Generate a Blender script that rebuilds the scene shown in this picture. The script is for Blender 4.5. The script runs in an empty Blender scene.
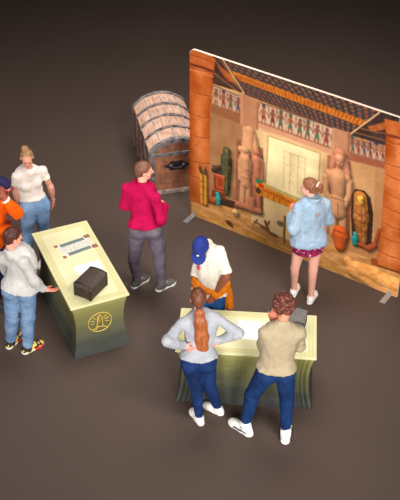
import bpy, bmesh, math, random
import numpy as np
from mathutils import Vector, Matrix
random.seed(7); rng = np.random.RandomState(11)
SC = bpy.context.scene
COL = SC.collection
R = math.radians

# ------------------------------------------------------------------ helpers
def lin(c):
    """8-bit sRGB triple to linear RGBA"""
    a = np.asarray(c, float) / 255.0
    a = np.where(a <= 0.04045, a / 12.92, ((a + 0.055) / 1.055) ** 2.4)
    return a
def L4(c):
    a = lin(c); return (float(a[0]), float(a[1]), float(a[2]), 1.0)

class NT:
    def __init__(s, name, rough=0.6, metal=0.0, spec=0.3):
        s.m = bpy.data.materials.new(name); s.m.use_nodes = True
        s.t = s.m.node_tree; s.t.nodes.clear()
        s.out = s.t.nodes.new('ShaderNodeOutputMaterial'); s.b = s.t.nodes.new('ShaderNodeBsdfPrincipled')
        s.t.links.new(s.b.outputs[0], s.out.inputs[0])
        s.b.inputs['Roughness'].default_value = rough; s.b.inputs['Metallic'].default_value = metal
        s.b.inputs['Specular IOR Level'].default_value = spec
    def n(s, typ, **kw):
        nd = s.t.nodes.new(typ)
        for k, v in kw.items():
            if k.startswith('i_'): nd.inputs[k[2:].replace('_', ' ')].default_value = v
            else: setattr(nd, k, v)
        return nd
    def l(s, a, b): s.t.links.new(a, b)
    def coord(s, kind='Object', scale=(1, 1, 1)):
        tc = s.n('ShaderNodeTexCoord'); mp = s.n('ShaderNodeMapping'); mp.inputs['Scale'].default_value = scale
        s.l(tc.outputs[kind], mp.inputs['Vector']); return mp.outputs[0]
    def noise(s, vec, scale, detail=3, rough=.55):
        nd = s.n('ShaderNodeTexNoise'); nd.inputs['Scale'].default_value = scale
        nd.inputs['Detail'].default_value = detail; nd.inputs['Roughness'].default_value = rough
        s.l(vec, nd.inputs['Vector']); return nd.outputs['Fac']
    def ramp(s, fac, stops, interp='LINEAR'):
        r = s.n('ShaderNodeValToRGB'); r.color_ramp.interpolation = interp
        e = r.color_ramp.elements
        while len(e) < len(stops): e.new(0.5)
        for i, (p, c) in enumerate(stops): e[i].position = p; e[i].color = c if len(c) == 4 else L4(c)
        s.l(fac, r.inputs[0]); return r.outputs[0]
    def mix(s, fac, a, b, mode='MIX'):
        m = s.n('ShaderNodeMix', data_type='RGBA', blend_type=mode)
        for v, i in ((fac, 0), (a, 6), (b, 7)):
            if isinstance(v, (int, float)): m.inputs[i].default_value = v
            elif isinstance(v, tuple): m.inputs[i].default_value = v
            else: s.l(v, m.inputs[i])
        return m.outputs[2]
    def math(s, op, a, b=None, c=None):
        m = s.n('ShaderNodeMath', operation=op)
        for i, v in enumerate((a, b, c)):
            if v is None: continue
            if isinstance(v, (int, float)): m.inputs[i].default_value = v
            else: s.l(v, m.inputs[i])
        return m.outputs[0]
    def base(s, sock): s.l(sock, s.b.inputs['Base Color'])
    def bump(s, h, strength=.3, dist=.01):
        b = s.n('ShaderNodeBump'); b.inputs['Strength'].default_value = strength; b.inputs['Distance'].default_value = dist
        s.l(h, b.inputs['Height']); s.l(b.outputs[0], s.b.inputs['Normal'])

def mat_plain(name, c, rough=.6, metal=0, var=.12, scale=30, spec=.3, bump=0, vscale=(1, 1, 1)):
    m = NT(name, rough, metal, spec); v = m.coord('Object', vscale); n = m.noise(v, scale)
    c = np.array(c, float)
    m.base(m.ramp(n, [(.3, tuple(c * (1 - var))), (.7, tuple(np.minimum(255, c * (1 + var))))]))
    if bump: m.bump(n, bump, .004)
    return m.m
def mat_attr(name, rough=.6, spec=.25, var=.06, scale=60, bump=.1, sss=0):
    m = NT(name, rough, 0, spec); a = m.n('ShaderNodeAttribute', attribute_name='Col'); v = m.coord()
    n = m.noise(v, scale)
    r = m.ramp(n, [(.3, (1 - var,) * 3 + (1,)), (.7, (1 + var,) * 3 + (1,))])
    m.base(m.mix(1.0, a.outputs['Color'], r, 'MULTIPLY'))
    if bump: m.bump(n, bump, .002)
    if sss:
        m.b.inputs['Subsurface Weight'].default_value = sss; m.b.inputs['Subsurface Radius'].default_value = (.02, .008, .004)
        m.b.inputs['Subsurface Scale'].default_value = .3
    return m.m
def mat_fabric(name, c, c2=None, fold=.0, weave=900, rough=.85, patch=None, pscale=7):
    """woven cloth: fine weave, broad fading"""
    m = NT(name, rough, 0, .15); v = m.coord()
    c = np.array(c, float); c2 = np.array(c2 if c2 is not None else c * .86, float)
    n = m.noise(v, pscale, 4, .6); w = m.noise(v, weave, 2)
    col = m.ramp(n, [(.32, tuple(c2)), (.66, tuple(np.minimum(c, 255)))])
    g = m.ramp(w, [(.3, (.86,) * 3 + (1,)), (.7, (1.0,) * 3 + (1,))])
    m.base(m.mix(1.0, col, g, 'MULTIPLY'))
    wr = m.noise(m.coord('Object', (1, 1, 1.8)), 10, 3, .5); wr.node.inputs['Distortion'].default_value = 1.2
    m.bump(m.math('ADD', m.math('MULTIPLY', w, .12), wr), .55, .024)
    return m.m
def mat_hair(name, c1, c2, scale=(90, 90, 7)):
    m = NT(name, .45, 0, .35); n = m.noise(m.coord('Object', scale), 1.0, 3, .6); 
    m.base(m.ramp(n, [(.3, c1), (.7, c2)])); m.bump(n, .6, .006); return m.m

def arr_mesh(name, V, F, mat, parent=None, col=None, smooth=True):
    me = bpy.data.meshes.new(name)
    V = np.asarray(V, np.float32); F = np.asarray(F, np.int32); k = F.shape[1]
    me.vertices.add(len(V)); me.vertices.foreach_set('co', V.ravel())
    me.loops.add(F.size); me.loops.foreach_set('vertex_index', F.ravel())
    me.polygons.add(len(F)); me.polygons.foreach_set('loop_start', np.arange(0, F.size, k, dtype=np.int32))
    me.polygons.foreach_set('loop_total', np.full(len(F), k, np.int32))
    me.update(calc_edges=True)
    me.polygons.foreach_set('use_smooth', np.full(len(F), smooth))
    if col is not None:
        a = me.color_attributes.new('Col', 'FLOAT_COLOR', 'POINT')
        c4 = np.ones((len(V), 4), np.float32); c4[:, :3] = col; a.data.foreach_set('color', c4.ravel())
    me.validate()
    me.materials.append(mat)
    o = bpy.data.objects.new(name, me); COL.objects.link(o)
    if parent: o.parent = parent
    return o

class MB:
    """collects simple shapes into one mesh"""
    def __init__(s): s.bm = bmesh.new()
    def box(s, c, sz, M=None, bev=0):
        r = bmesh.ops.create_cube(s.bm, size=1.0); vs = r['verts']
        for v in vs: v.co = Vector((v.co.x * sz[0], v.co.y * sz[1], v.co.z * sz[2]))
        if bev:
            es = list({e for v in vs for e in v.link_edges})
            g = bmesh.ops.bevel(s.bm, geom=es, offset=bev, segments=2, affect='EDGES', profile=.6)
            vs = list({v for f in g['faces'] for v in f.verts} | {v for v in vs if v.is_valid})
        for v in vs:
            v.co = v.co + Vector(c)
            if M is not None: v.co = M @ v.co
        return s
    def tube(s, pts, r, seg=8, closed=False, flat=None):
        pts = [Vector(p) for p in pts]; n = len(pts); rings = []
        for i, p in enumerate(pts):
            a = pts[(i - 1) % n] if (closed or i > 0) else p; b = pts[(i + 1) % n] if (closed or i < n - 1) else p
            t = (b - a).normalized(); u = t.cross(Vector((0, 0, 1)))
            if u.length < .05: u = t.cross(Vector((0, 1, 0)))
            u.normalize(); w = t.cross(u); rr = r[i] if isinstance(r, (list, tuple)) else r
            rings.append([s.bm.verts.new(p + u * math.cos(2 * math.pi * k / seg) * rr + w * math.sin(2 * math.pi * k / seg) * rr) for k in range(seg)])
        for i in range(n if closed else n - 1):
            A, B = rings[i], rings[(i + 1) % n]
            for k in range(seg): s.bm.faces.new((A[k], A[(k + 1) % seg], B[(k + 1) % seg], B[k]))
        if not closed: s.bm.faces.new(rings[0][::-1]); s.bm.faces.new(rings[-1])
        return s
    def poly_prism(s, pts, off):
        off = Vector(off); a = [s.bm.verts.new(Vector(p)) for p in pts]; b = [s.bm.verts.new(Vector(p) + off) for p in pts]
        s.bm.faces.new(a[::-1]); s.bm.faces.new(b); n = len(a)
        for i in range(n): s.bm.faces.new((a[i], a[(i + 1) % n], b[(i + 1) % n], b[i]))
        return s
    def sphere(s, c, r, sc=(1, 1, 1), sub=2):
        g = bmesh.ops.create_icosphere(s.bm, subdivisions=sub, radius=r)
        for v in g['verts']: v.co = Vector((v.co.x * sc[0], v.co.y * sc[1], v.co.z * sc[2])) + Vector(c)
        return s
    def build(s, name, mat, parent=None, smooth=False):
        bmesh.ops.recalc_face_normals(s.bm, faces=s.bm.faces[:])
        me = bpy.data.meshes.new(name); s.bm.to_mesh(me); s.bm.free(); me.materials.append(mat)
        for p in me.polygons: p.use_smooth = smooth
        o = bpy.data.objects.new(name, me); COL.objects.link(o)
        if parent: o.parent = parent
        return o

def tag(o, label=None, cat=None, group=None, kind=None):
    for k, v in (('label', label), ('category', cat), ('group', group), ('kind', kind)):
        if v: o[k] = v
    return o
def empty(name, loc=(0, 0, 0), rz=0):
    o = bpy.data.objects.new(name, None); COL.objects.link(o); o.location = loc; o.rotation_euler = (0, 0, rz); o.empty_display_size = .2
    return o

# ------------------------------------------------------------------ implicit surfaces
def nrm(v): v = np.asarray(v, float); return v / (np.linalg.norm(v) + 1e-9)
_LAT = rng.rand(32, 32, 32)
def vnoise(P):
    i = np.floor(P).astype(int); f = P - i; f = f * f * (3 - 2 * f); i &= 31; j = (i + 1) & 31
    g = lambda a, b, c: _LAT[a, b, c]
    x0, y0, z0 = i[..., 0], i[..., 1], i[..., 2]; x1, y1, z1 = j[..., 0], j[..., 1], j[..., 2]; fx, fy, fz = f[..., 0], f[..., 1], f[..., 2]
    a = g(x0, y0, z0) * (1 - fx) + g(x1, y0, z0) * fx; b = g(x0, y1, z0) * (1 - fx) + g(x1, y1, z0) * fx
    c = g(x0, y0, z1) * (1 - fx) + g(x1, y0, z1) * fx; d = g(x0, y1, z1) * (1 - fx) + g(x1, y1, z1) * fx
    return (a * (1 - fy) + b * fy) * (1 - fz) + (c * (1 - fy) + d * fy) * fz - .5

class Field:
    def __init__(s, lo, hi, h):
        s.lo = np.array(lo, float); s.h = h; s.n = np.ceil((np.array(hi) - lo) / h).astype(int) + 1
        s.v = np.full(s.n, 1.0, np.float32)
    def _sub(s, lo, hi):
        a = np.clip(np.floor((lo - s.lo) / s.h).astype(int), 0, s.n); b = np.clip(np.ceil((hi - s.lo) / s.h).astype(int) + 1, 0, s.n)
        if np.any(b <= a): return None
        ax = [s.lo[i] + s.h * np.arange(a[i], b[i]) for i in range(3)]
        P = np.stack(np.meshgrid(*ax, indexing='ij'), -1).astype(np.float32)
        return tuple(slice(a[i], b[i]) for i in range(3)), P
    def put(s, fn, lo, hi, k, cuts=(), sub=False):
        m = k + 3 * s.h; r = s._sub(np.asarray(lo) - m, np.asarray(hi) + m)
        if r is None: return
        sl, P = r; d = fn(P)
        for p, n in cuts: d = np.maximum(d, (P - np.asarray(p, np.float32)) @ nrm(n).astype(np.float32))
        a = s.v[sl]
        if sub:
            d = -d; hh = np.maximum(k - np.abs(a - d), 0) / max(k, 1e-6); s.v[sl] = np.maximum(a, d) + hh * hh * k / 4
        else:
            hh = np.maximum(k - np.abs(a - d), 0) / max(k, 1e-6); s.v[sl] = np.minimum(a, d) - hh * hh * k / 4
    def cone(s, a, b, ra, rb, k=.03, cuts=(), sub=False, flat=None):
        a = np.array(a, float); b = np.array(b, float); r = max(ra, rb); ab = b - a; L2 = max(ab @ ab, 1e-9)
        def fn(P):
            q = P - a.astype(np.float32); t = np.clip(q @ (ab / L2).astype(np.float32), 0, 1)
            w = q - t[..., None] * ab.astype(np.float32)
            if flat is not None:
                fd, fs = flat; fd = nrm(fd).astype(np.float32); c = w @ fd; w = w + (c * (1 / fs - 1))[..., None] * fd
            return np.sqrt((w * w).sum(-1)) - (ra + (rb - ra) * t)
        s.put(fn, np.minimum(a, b) - r, np.maximum(a, b) + r, k, cuts, sub)
    def ell(s, c, rad, M=None, k=.03, cuts=(), sub=False, power=None):
        c = np.array(c, float); rad = np.array(rad, float); M = np.eye(3) if M is None else np.asarray(M)   # rows = axes
        def fn(P):
            q = (P - c.astype(np.float32)) @ M.T.astype(np.float32)
            u = q / rad.astype(np.float32)
            if power:
                k0 = (np.abs(u) ** power).sum(-1) ** (1 / power) + 1e-6; return (k0 - 1) * float(rad.min())
            k0 = np.sqrt((u * u).sum(-1)) + 1e-6; w = u / rad.astype(np.float32); k1 = np.sqrt((w * w).sum(-1)) + 1e-6
            return k0 * (k0 - 1) / k1
        r = rad.max() * 1.0; s.put(fn, c - r, c + r, k, cuts, sub)
    def disp(s, amp, freq, an=(1, 1, 1), seed=0, ridged=False, where=None):
        m = np.abs(s.v) < max(.03, amp * 3); idx = np.argwhere(m)
        if not len(idx): return
        P = idx * s.h + s.lo; Q = P * np.array(an) * freq + seed * 3.17; d = vnoise(Q) + .5 * vnoise(Q * 2.1 + 5)
        if ridged: d = .5 - np.abs(d) * 2
        if where is not None: d = d * where(P)
        s.v[m] += (amp * d).astype(np.float32)
    def cut(s, p, n):
        r = s._sub(s.lo, s.lo + s.n * s.h); sl, P = r
        s.v[sl] = np.maximum(s.v[sl], (P - np.asarray(p, np.float32)) @ nrm(n).astype(np.float32))
    def mesh(s):
        v = s.v; v[0] = v[-1] = 1; v[:, 0] = v[:, -1] = 1; v[:, :, 0] = v[:, :, -1] = 1
        sg = v < 0; n = np.array(v.shape) - 1
        S = [sg[a:a + n[0], b:b + n[1], c:c + n[2]] for a in (0, 1) for b in (0, 1) for c in (0, 1)]
        cnt = sum(x.astype(np.int8) for x in S); act = (cnt > 0) & (cnt < 8); idx = np.argwhere(act)
        vid = np.full(tuple(n), -1, np.int64); vid[act] = np.arange(len(idx))
        acc = np.zeros((len(idx), 3)); w = np.zeros(len(idx))
        corners = [(a, b, c) for a in (0, 1) for b in (0, 1) for c in (0, 1)]
        val = {c: v[idx[:, 0] + c[0], idx[:, 1] + c[1], idx[:, 2] + c[2]] for c in corners}
        for c in corners:
            for ax in range(3):
                if c[ax]: continue
                d = list(c); d[ax] = 1; d = tuple(d); x, y = val[c], val[d]; cr = (x < 0) != (y < 0)
                t = np.where(cr, x / np.where(cr, x - y, 1), 0); p = np.tile(np.array(c, float), (len(idx), 1)); p[:, ax] += t
                acc[cr] += p[cr]; w[cr] += 1
        V = (idx + acc / w[:, None]) * s.h + s.lo; Fs = []
        for ax in range(3):
            sl0 = [slice(None)] * 3; sl1 = [slice(None)] * 3; sl0[ax] = slice(0, -1); sl1[ax] = slice(1, None)
            a, b = sg[tuple(sl0)], sg[tuple(sl1)]
            o1, o2 = [(1, 2), (2, 0), (0, 1)][ax]
            for flip, mm in ((0, a & ~b), (1, ~a & b)):
                e = np.argwhere(mm)
                if not len(e): continue
                def cell(d1, d2):
                    q = e.copy(); q[:, o1] -= d1; q[:, o2] -= d2; return vid[q[:, 0], q[:, 1], q[:, 2]]
                q = np.stack([cell(1, 1), cell(0, 1), cell(0, 0), cell(1, 0)], 1)
                Fs.append(q[:, ::-1] if flip else q)
        return V, np.concatenate(Fs)
    def build(s, name, mat, parent=None, color=None, fix=None):
        V, F = s.mesh(); c = None
        # light Laplacian smoothing
        if fix: V = fix(V)
        if color is not None: c = lin(color(V))
        return arr_mesh(name, V, F, mat, parent, c)
# ------------------------------------------------------------------ people
def frame(up, right):
    up = nrm(up); right = np.asarray(right, float); right = nrm(right - up * (right @ up)); return right, np.cross(up, right), up   # right, forward, up
class Person:
    def __init__(s, spec, name_skin, label, skin, h=.0065, female=False, build=1.0):
        s.s = spec['s']; s.J = {k: np.array(v) for k, v in spec['J'].items()}; s.f = female; s.w = build; J = s.J
        s.loc = spec['loc']; s.h = h
        pts = np.array(list(J.values())); s.lo = pts.min(0) - .24; s.hi = pts.max(0) + .26; s.lo[2] = -.02
        tr, tf, tu = frame(J['neck'] - J['pel'], J['rs'] - J['ls']); s.T = np.array([tr, tf, tu])
        pr, pf, pu = frame(J['chest'] - J['pel'] + np.array([0, 0, .2]), J['rh'] - J['lh']); s.Pl = np.array([pr, pf, pu])
        y, p, ro = [R(v) for v in spec['head']]
        hf = np.array([math.cos(y) * math.cos(p), math.sin(y) * math.cos(p), -math.sin(p)]); hr = nrm(np.cross(hf, (0, 0, 1))); hu = np.cross(hr, hf)
        hr, hu = hr * math.cos(ro) - hu * math.sin(ro), hu * math.cos(ro) + hr * math.sin(ro)
        s.H = np.array([hr, hf, hu]); s.hs = .98 * (1.0 if not female else .95)
        s.skin = skin; s.label = label; s.spec = spec
        s.body()
    def hp(s, x, y, z): return s.J['head'] + (np.array([x, y, z]) * s.hs) @ s.H
    def tp(s, j, x, y, z): return s.J[j] + np.array([x, y, z]) @ s.T
    def pp(s, x, y, z): return s.J['pel'] + np.array([x, y, z]) @ s.Pl
    # primitive sets ------------------------------------------------
    def torso(s, F, g=0, cuts=(), k=.05, loose=0):
        J, f, w = s.J, s.f, s.w; a = .9 if f else 1.0
        wa = .5 * (J['pel'] + J['chest']); T, P = s.T, s.Pl
        F.ell(s.pp(0, 0, 0.0), (.165 * w * (.94 if f else .97) + g, .112 * w + g, .12 + g), P, k, cuts)
        F.ell(wa + T[1] * .005, (.128 * a * w + g + loose, .098 * a * w + g + loose, .17 + g), T, k, cuts)
        F.ell(J['chest'] + T[2] * .03, (.158 * a * w + g + loose * .6, .112 * a * w + g + loose * .5, .19 + g), T, k, cuts)
        F.ell(s.tp('chest', 0, -.01, .13), (.15 * a * w + g, .085 * w + g, .09 + g), T, k, cuts)
        for sd, sh in ((-1, 'ls'), (1, 'rs')):
            F.cone(J['neck'] + T[2] * -.022, J[sh] + T[2] * -.03 - T[0] * sd * .01, .042 + g * .6, .044 * a * w + g * .6, k * .5, cuts)
            F.cone(s.tp('chest', sd * .06, 0, .02), J[sh] + T[2] * -.045 - T[0] * sd * .015, .075 * a + g, .045 * a * w + g * .7, k * .6, cuts)
            if f: F.ell(s.tp('chest', sd * .065, .088, .02), (.052 + g, .048 + g, .05 + g), T, .035, cuts)
    def hips(s, F, g=0, cuts=(), k=.04):
        J, P = s.J, s.Pl
        F.ell(s.pp(0, 0, -.01), (.165 * s.w * (.95 if s.f else 1) + g, .112 * s.w + g, .12 + g), P, k, cuts)
        for sd, hh in ((-1, 'lh'), (1, 'rh')):
            F.ell(J[hh] + P[1] * -.035 + P[2] * -.01, (.088 * s.w + g, .088 * s.w + g, .095 + g), P, k, cuts)
    def leg(s, F, sd, g=0, gk=None, ga=None, cuts=(), k=.035, lo=None):
        J = s.J; hj, kj, aj = J[sd + 'h'], J[sd + 'k'], J[sd + 'a']; w = s.w; gk = g if gk is None else gk; ga = g if ga is None else ga
        F.cone(hj, kj, .088 * w + g, .054 * w + gk, k, cuts)
        F.cone(kj, aj, .053 * w + gk, .036 * w + ga, k, cuts)
        back = -(s.J[sd + 't'] - aj); back[2] = 0; back = nrm(back)
        F.cone(kj * .85 + aj * .15 + back * .015, kj * .5 + aj * .5 + back * .01, .046 * w + (gk + ga) / 2, .036 * w + (gk + ga) / 2, k, cuts)
    def arm(s, F, sd, g=0, ge=None, gw=None, upto=2.0, k=.025, low_k=.025):
        """upto: 1 = elbow, 2 = wrist"""
        J = s.J; S, E, W = J[sd + 's'], J[sd + 'e'], J[sd + 'w']; a = (.88 if s.f else 1) * s.w; ge = g if ge is None else ge; gw = g if gw is None else gw
        if upto <= 1:
            e = S + (E - S) * upto; F.cone(S - s.T[2] * .03, E, .045 * a + g * .8, .049 * a + ge, k, [(e, E - S)]); return
        F.cone(S - s.T[2] * .03, E, .047 * a + g * .7, .039 * a + ge * .85, k)
        e = E + (W - E) * (upto - 1)
        F.cone(E, W, .044 * a + ge, .029 * a + gw, low_k, [(e, W - E)])
        if upto > 1.4: F.cone(E * .8 + W * .2, E * .55 + W * .45, .044 * a + ge, .039 * a + (ge + gw) / 2, low_k)
    def hand(s, F, sd, hd):
        """hd: direction, palm normal, curl"""
        J = s.J; W = J[sd + 'w']; d = nrm(hd[0]) if hd[0] is not None else nrm(W - J[sd + 'e'])
        n = np.asarray(hd[1], float); n = nrm(n - d * (n @ d)); side = np.cross(d, n) * (1 if sd == 'r' else -1); curl = hd[2]; z = s.s * (.92 if s.f else 1.0)
        side = -side
        F.cone(W, W + d * .03 * z, .027 * z, .027 * z, .02, flat=None)
        F.ell(W + d * .055 * z, (.040 * z, .017 * z, .05 * z), np.array([side, n, d]), .015)
        for i, (off, ln, sp) in enumerate(((.031, .072, .12), (.0105, .08, .03), (-.0105, .075, -.05), (-.031, .06, -.15))):
            b = W + d * (.095 - abs(i - 1.3) * .004) * z + side * off * z; dd = nrm(d + side * sp)
            p = b
            for q, fr in enumerate((.42, .32, .26)):
                an = curl * (q + .6); di = nrm(dd * math.cos(an) + n * math.sin(an)); e = p + di * ln * fr * z
                F.cone(p, e, (.0095 - q * .0009) * z, (.0088 - q * .0009) * z, .004); p = e
        b = W + d * .03 * z + side * .028 * z; m = b + nrm(d * .6 + side * .75 + n * .25) * .04 * z; e = m + nrm(d * .9 + side * .25 + n * .3) * .034 * z
        F.cone(b, m, .014 * z, .0105 * z, .012); F.cone(m, e, .0105 * z, .0085 * z, .005)
    def head(s, F):
        q = s.hs; H = s.H; hp = s.hp
        F.cone(s.J['neck'] - s.T[2] * .03, hp(0, -.02, -.05), .054 * (s.w if not s.f else .85), .049 * (1 if not s.f else .86), .03)
        F.ell(hp(0, -.012, .028), np.array((.074, .094, .084)) * q, H, .02)
        F.ell(hp(0, .028, -.045), np.array((.056 if not s.f else .052, .062, .072)) * q, H, .03)
        F.ell(hp(0, .07, -.098), np.array((.022, .018, .017)) * q, H, .025)
        F.cone(hp(-.03, .078, .022), hp(.03, .078, .022), .012 * q, .012 * q, .015)
        for x in (-1, 1):
            F.ell(hp(x * .034, .058, -.03), np.array((.024, .024, .024)) * q, H, .02)
            F.ell(hp(x * .078, -.008, -.008), np.array((.010, .019, .031)) * q, H, .006)
            F.ell(hp(x * .031, .097, .004), np.array((.017, .014, .011)) * q, H, .012, sub=True)
        F.cone(hp(0, .088, .01), hp(0, .107, -.022), .008 * q, .0115 * q, .01)
        F.cone(hp(-.01, .094, -.027), hp(.01, .094, -.027), .0075 * q, .0075 * q, .006)
        F.ell(hp(0, .087, -.054), np.array((.024, .011, .0055)) * q, H, .005)
        F.ell(hp(0, .085, -.065), np.array((.02, .011, .006)) * q, H, .005)
    def body(s):
        J = s.J; F = Field(s.lo, s.hi, s.h)
        s.torso(F, -.003, (), .03); s.hips(F, -.003, (), .02)
        for sd in 'lr': s.leg(F, sd, -.002, k=.018); s.arm(F, sd)
        for sd in 'lr':
            a, t = J[sd + 'a'], J[sd + 't']; d = t - a; d[2] = 0; L = np.linalg.norm(d); d = nrm(d)
            F.cone(a, a - np.array([0, 0, .045]) - d * .03, .034, .03, .02); F.cone(a - np.array([0, 0, .03]), a + d * .13 - np.array([0, 0, .06]), .034, .022, .02)
            F.cone(a + d * .1 - np.array([0, 0, .065]), a + d * .16 - np.array([0, 0, .068]), .03, .02, .02)
        s.head(F)
        for sd in 'lr':
            hd = s.spec.get('hand_' + sd, (None, s.Pl[0] * (1 if sd == 'l' else -1), .3)); s.hand(F, sd, hd)
        base = np.array(s.skin, float); hp = s.hp; H = s.H; q = s.hs
        def color(V):
            c = np.tile(base, (len(V), 1)); loc = ((V - J['head']) @ H.T) / q
            def blob(x, y, z, rx, ry, rz, colr, a):
                d = ((loc - np.array((x, y, z))) / np.array((rx, ry, rz))); m = np.clip(1.4 - (d * d).sum(-1), 0, 1)[:, None] * a; c[:] = c * (1 - m) + np.array(colr) * m
            for x in (-1, 1):
                blob(x * .036, .08, -.03, .025, .03, .022, base * np.array((1.0, .8, .78)), .6)
                blob(x * .031, .095, .024, .02, .02, .005, s.spec.get('brow', (90, 60, 45)), .85)
                blob(x * .031, .09, .002, .021, .024, .013, base * .32, .85)
            blob(0, .095, -.06, .027, .025, .012, base * np.array((.72, .4, .4)), .95); blob(0, .11, -.034, .016, .02, .006, base * .6, .7)
            for sd in 'lr':
                W = J[sd + 'w']; dd = W - J[sd + 'e']; dd = nrm(dd); m = np.clip(((V - W) @ dd) * 20 + .3, 0, 1) * (np.linalg.norm(V - W, axis=1) < .22); c[:] = c * (1 - m[:, None]) + m[:, None] * base * np.array((1.0, .86, .84))
            return np.clip(c, 0, 255)
        s.o = F.build('person', SKIN, None, color); s.o.location = s.loc; tag(s.o, s.label, 'person')
        for x in (-1, 1):
            c = hp(x * .031, .079, .004); m = MB(); m.sphere((0, 0, 0), .0095 * q); e = m.build('eye', EYE, s.o, True); e.location = c
            m = MB(); m.sphere((0, 0, 0), .0055 * q, (1, 1, 1)); i = m.build('iris', IRIS, e, True); i.location = s.H[1] * .0085 * q
    def F(s, lo=None, hi=None, h=None): return Field(s.lo if lo is None else lo, s.hi if hi is None else hi, h or s.h * 1.15)
    # garments -------------------------------------------------------
    def top(s, name, mat, g=.02, hem=.03, sleeve=2.0, gs=.016, gw=.02, loose=.02, collar=.02, extra=None, wr=.012, color=None, band=True, neck_g=.012):
        J, T = s.J, s.T; F = s.F(); up = s.Pl[2] * .5 + T[2] * .5
        hp = s.pp(0, 0, hem); cuts = [(hp, -s.Pl[2])]
        s.torso(F, g, cuts, .07, loose)
        s.hips(F, g + .008, cuts, .07)
        if extra: extra(F, cuts)
        for sd in 'lr':
            sl = sleeve if not isinstance(sleeve, dict) else sleeve[sd]
            s.arm(F, sd, gs, gs + .004, gw if sl > 1 else gs, sl, .032)
        F.cone(J['neck'] - T[2] * .05, J['neck'] + T[2] * .03 + T[1] * .0, .056 + neck_g, .05 + neck_g, .03, [(J['neck'] + T[2] * collar, T[2] * .8 + nrm(J['head'] - J['neck']) * .4 + T[1] * .35)])
        F.disp(wr * .55, 8, (1, 1, 1), 1); F.disp(wr * .6, 12, (1.2, 1.2, .8), 2, True)
        return F.build(name, mat, s.o, color)
    def pants(s, name, mat, g=.013, gk=.012, ga=.014, waist=.06, ankle=.085, wr=.009, color=None, lk=.024):
        F = s.F(); J = s.J; cu = [(s.pp(0, 0, waist), s.Pl[2])]
        s.hips(F, g, cu); F.ell(s.pp(0, 0, .05), (.15 * s.w + g, .105 * s.w + g, .1 + g), s.Pl, .03, cu)
        for sd in 'lr': s.leg(F, sd, g, gk, ga, [((0, 0, ankle), (0, 0, -1))] + cu, lk)
        F.disp(wr, 10, (1, 1, 1), 3)
        F.disp(wr * 1.3, 13, (.7, .7, 2.0), 4, True, where=lambda P: np.clip(1.1 - np.minimum(np.abs(P[:, 2] - .5) / .1, np.abs(P[:, 2] - .15) / .1), 0.12, 1))
        return F.build(name, mat, s.o, color)
    def shoe(s, sd, up, sole, high=.0, ankle=0.075, color=None, sole_t=.028, L=1.0, ga=.008):
        a, t = s.J[sd + 'a'].copy(), s.J[sd + 't'].copy(); d = t - a; d[2] = 0; d = nrm(d); a[2] = 0; r = np.array([d[1], -d[0], 0]); q = s.s * (0.93 if s.f else 1.04) * L; Z = np.array([0, 0, 1.0])
        M = np.array([r, d, Z]); lo = a - .32; hi = a + .32; lo[2] = -.01; hi[2] = .22
        F = Field(lo, hi, .0045); P = lambda x, y, z: a + (r * x + d * y) * q + Z * z
        bot = [(P(0, 0, .018), -Z)]
        F.ell(P(0, -.035, .045), (.038 * q, .05 * q, .05), M, .02, bot); F.ell(P(0, .06, .035), (.043 * q, .10 * q, .042), M, .03, bot)
        F.ell(P(.003, .12, .03), (.048 * q, .075 * q, .033), M, .02, bot)
        F.cone(P(0, -.012, .05), P(0, -.005, ankle + high + .04), .046 * q + ga * .5, .042 * q + ga, .025, bot + [(P(0, 0, ankle + high + .012), Z - d * .35)])
        sh = F.build('shoe', up, s.o, color and (lambda V: color((V - a) @ M.T / q)))
        F = Field(lo, hi, .0045)
        bot = [(P(0, 0, .0), -Z), (P(0, 0, sole_t), Z)]
        F.cone(P(0, -.045, .015), P(0, .03, .015), .043 * q, .041 * q, .02, bot); F.cone(P(0, .03, .015), P(.003, .13, .015), .041 * q, .053 * q, .02, bot)
        F.cone(P(.003, .13, .015), P(.0, .155, .015), .052 * q, .044 * q, .01, bot)
        F.build('sole', sole, sh)
        return sh, P
    def laces(s, sh, P, mat):
        m = MB()
        for i in range(4):
            y = .045 + i * .022; z = .088 - i * .0085; m.tube([P(-.024, y, z - .012), P(-.01, y + .003, z), P(.01, y + .003, z), P(.024, y, z - .012)], .0035, 6)
        m.build('laces', mat, sh, True)
    def hair(s, mat, kind='short', th=.012, back=-.085, hl=(.062, .07), seed=0, color=None, disp=.006, name='hair'):
        lo = s.J['head'] - .2; hi = s.J['head'] + .2; lo[2] -= .05; F = Field(lo, hi, .0045); q = s.hs; H = s.H
        f0, f1 = hl
        # keep the part behind a slanted hairline plane, above the nape
        nr = nrm(np.array((0, .12, -.095)) @ H); cu = [(s.hp(0, f0, f1), nr), (s.hp(0, 0, back), -H[2])]
        F.ell(s.hp(0, -.014, .032), np.array((.076 + th, .096 + th, .084 + th)) * q, H, .02, cu)
        F.ell(s.hp(0, -.045, -.02), np.array((.062 + th * .5, .058 + th, .07)) * q, H, .03, cu)
        F.disp(disp, 30, (1, 1, .5), seed)
        return F.build(name, mat, s.o, color)
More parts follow.
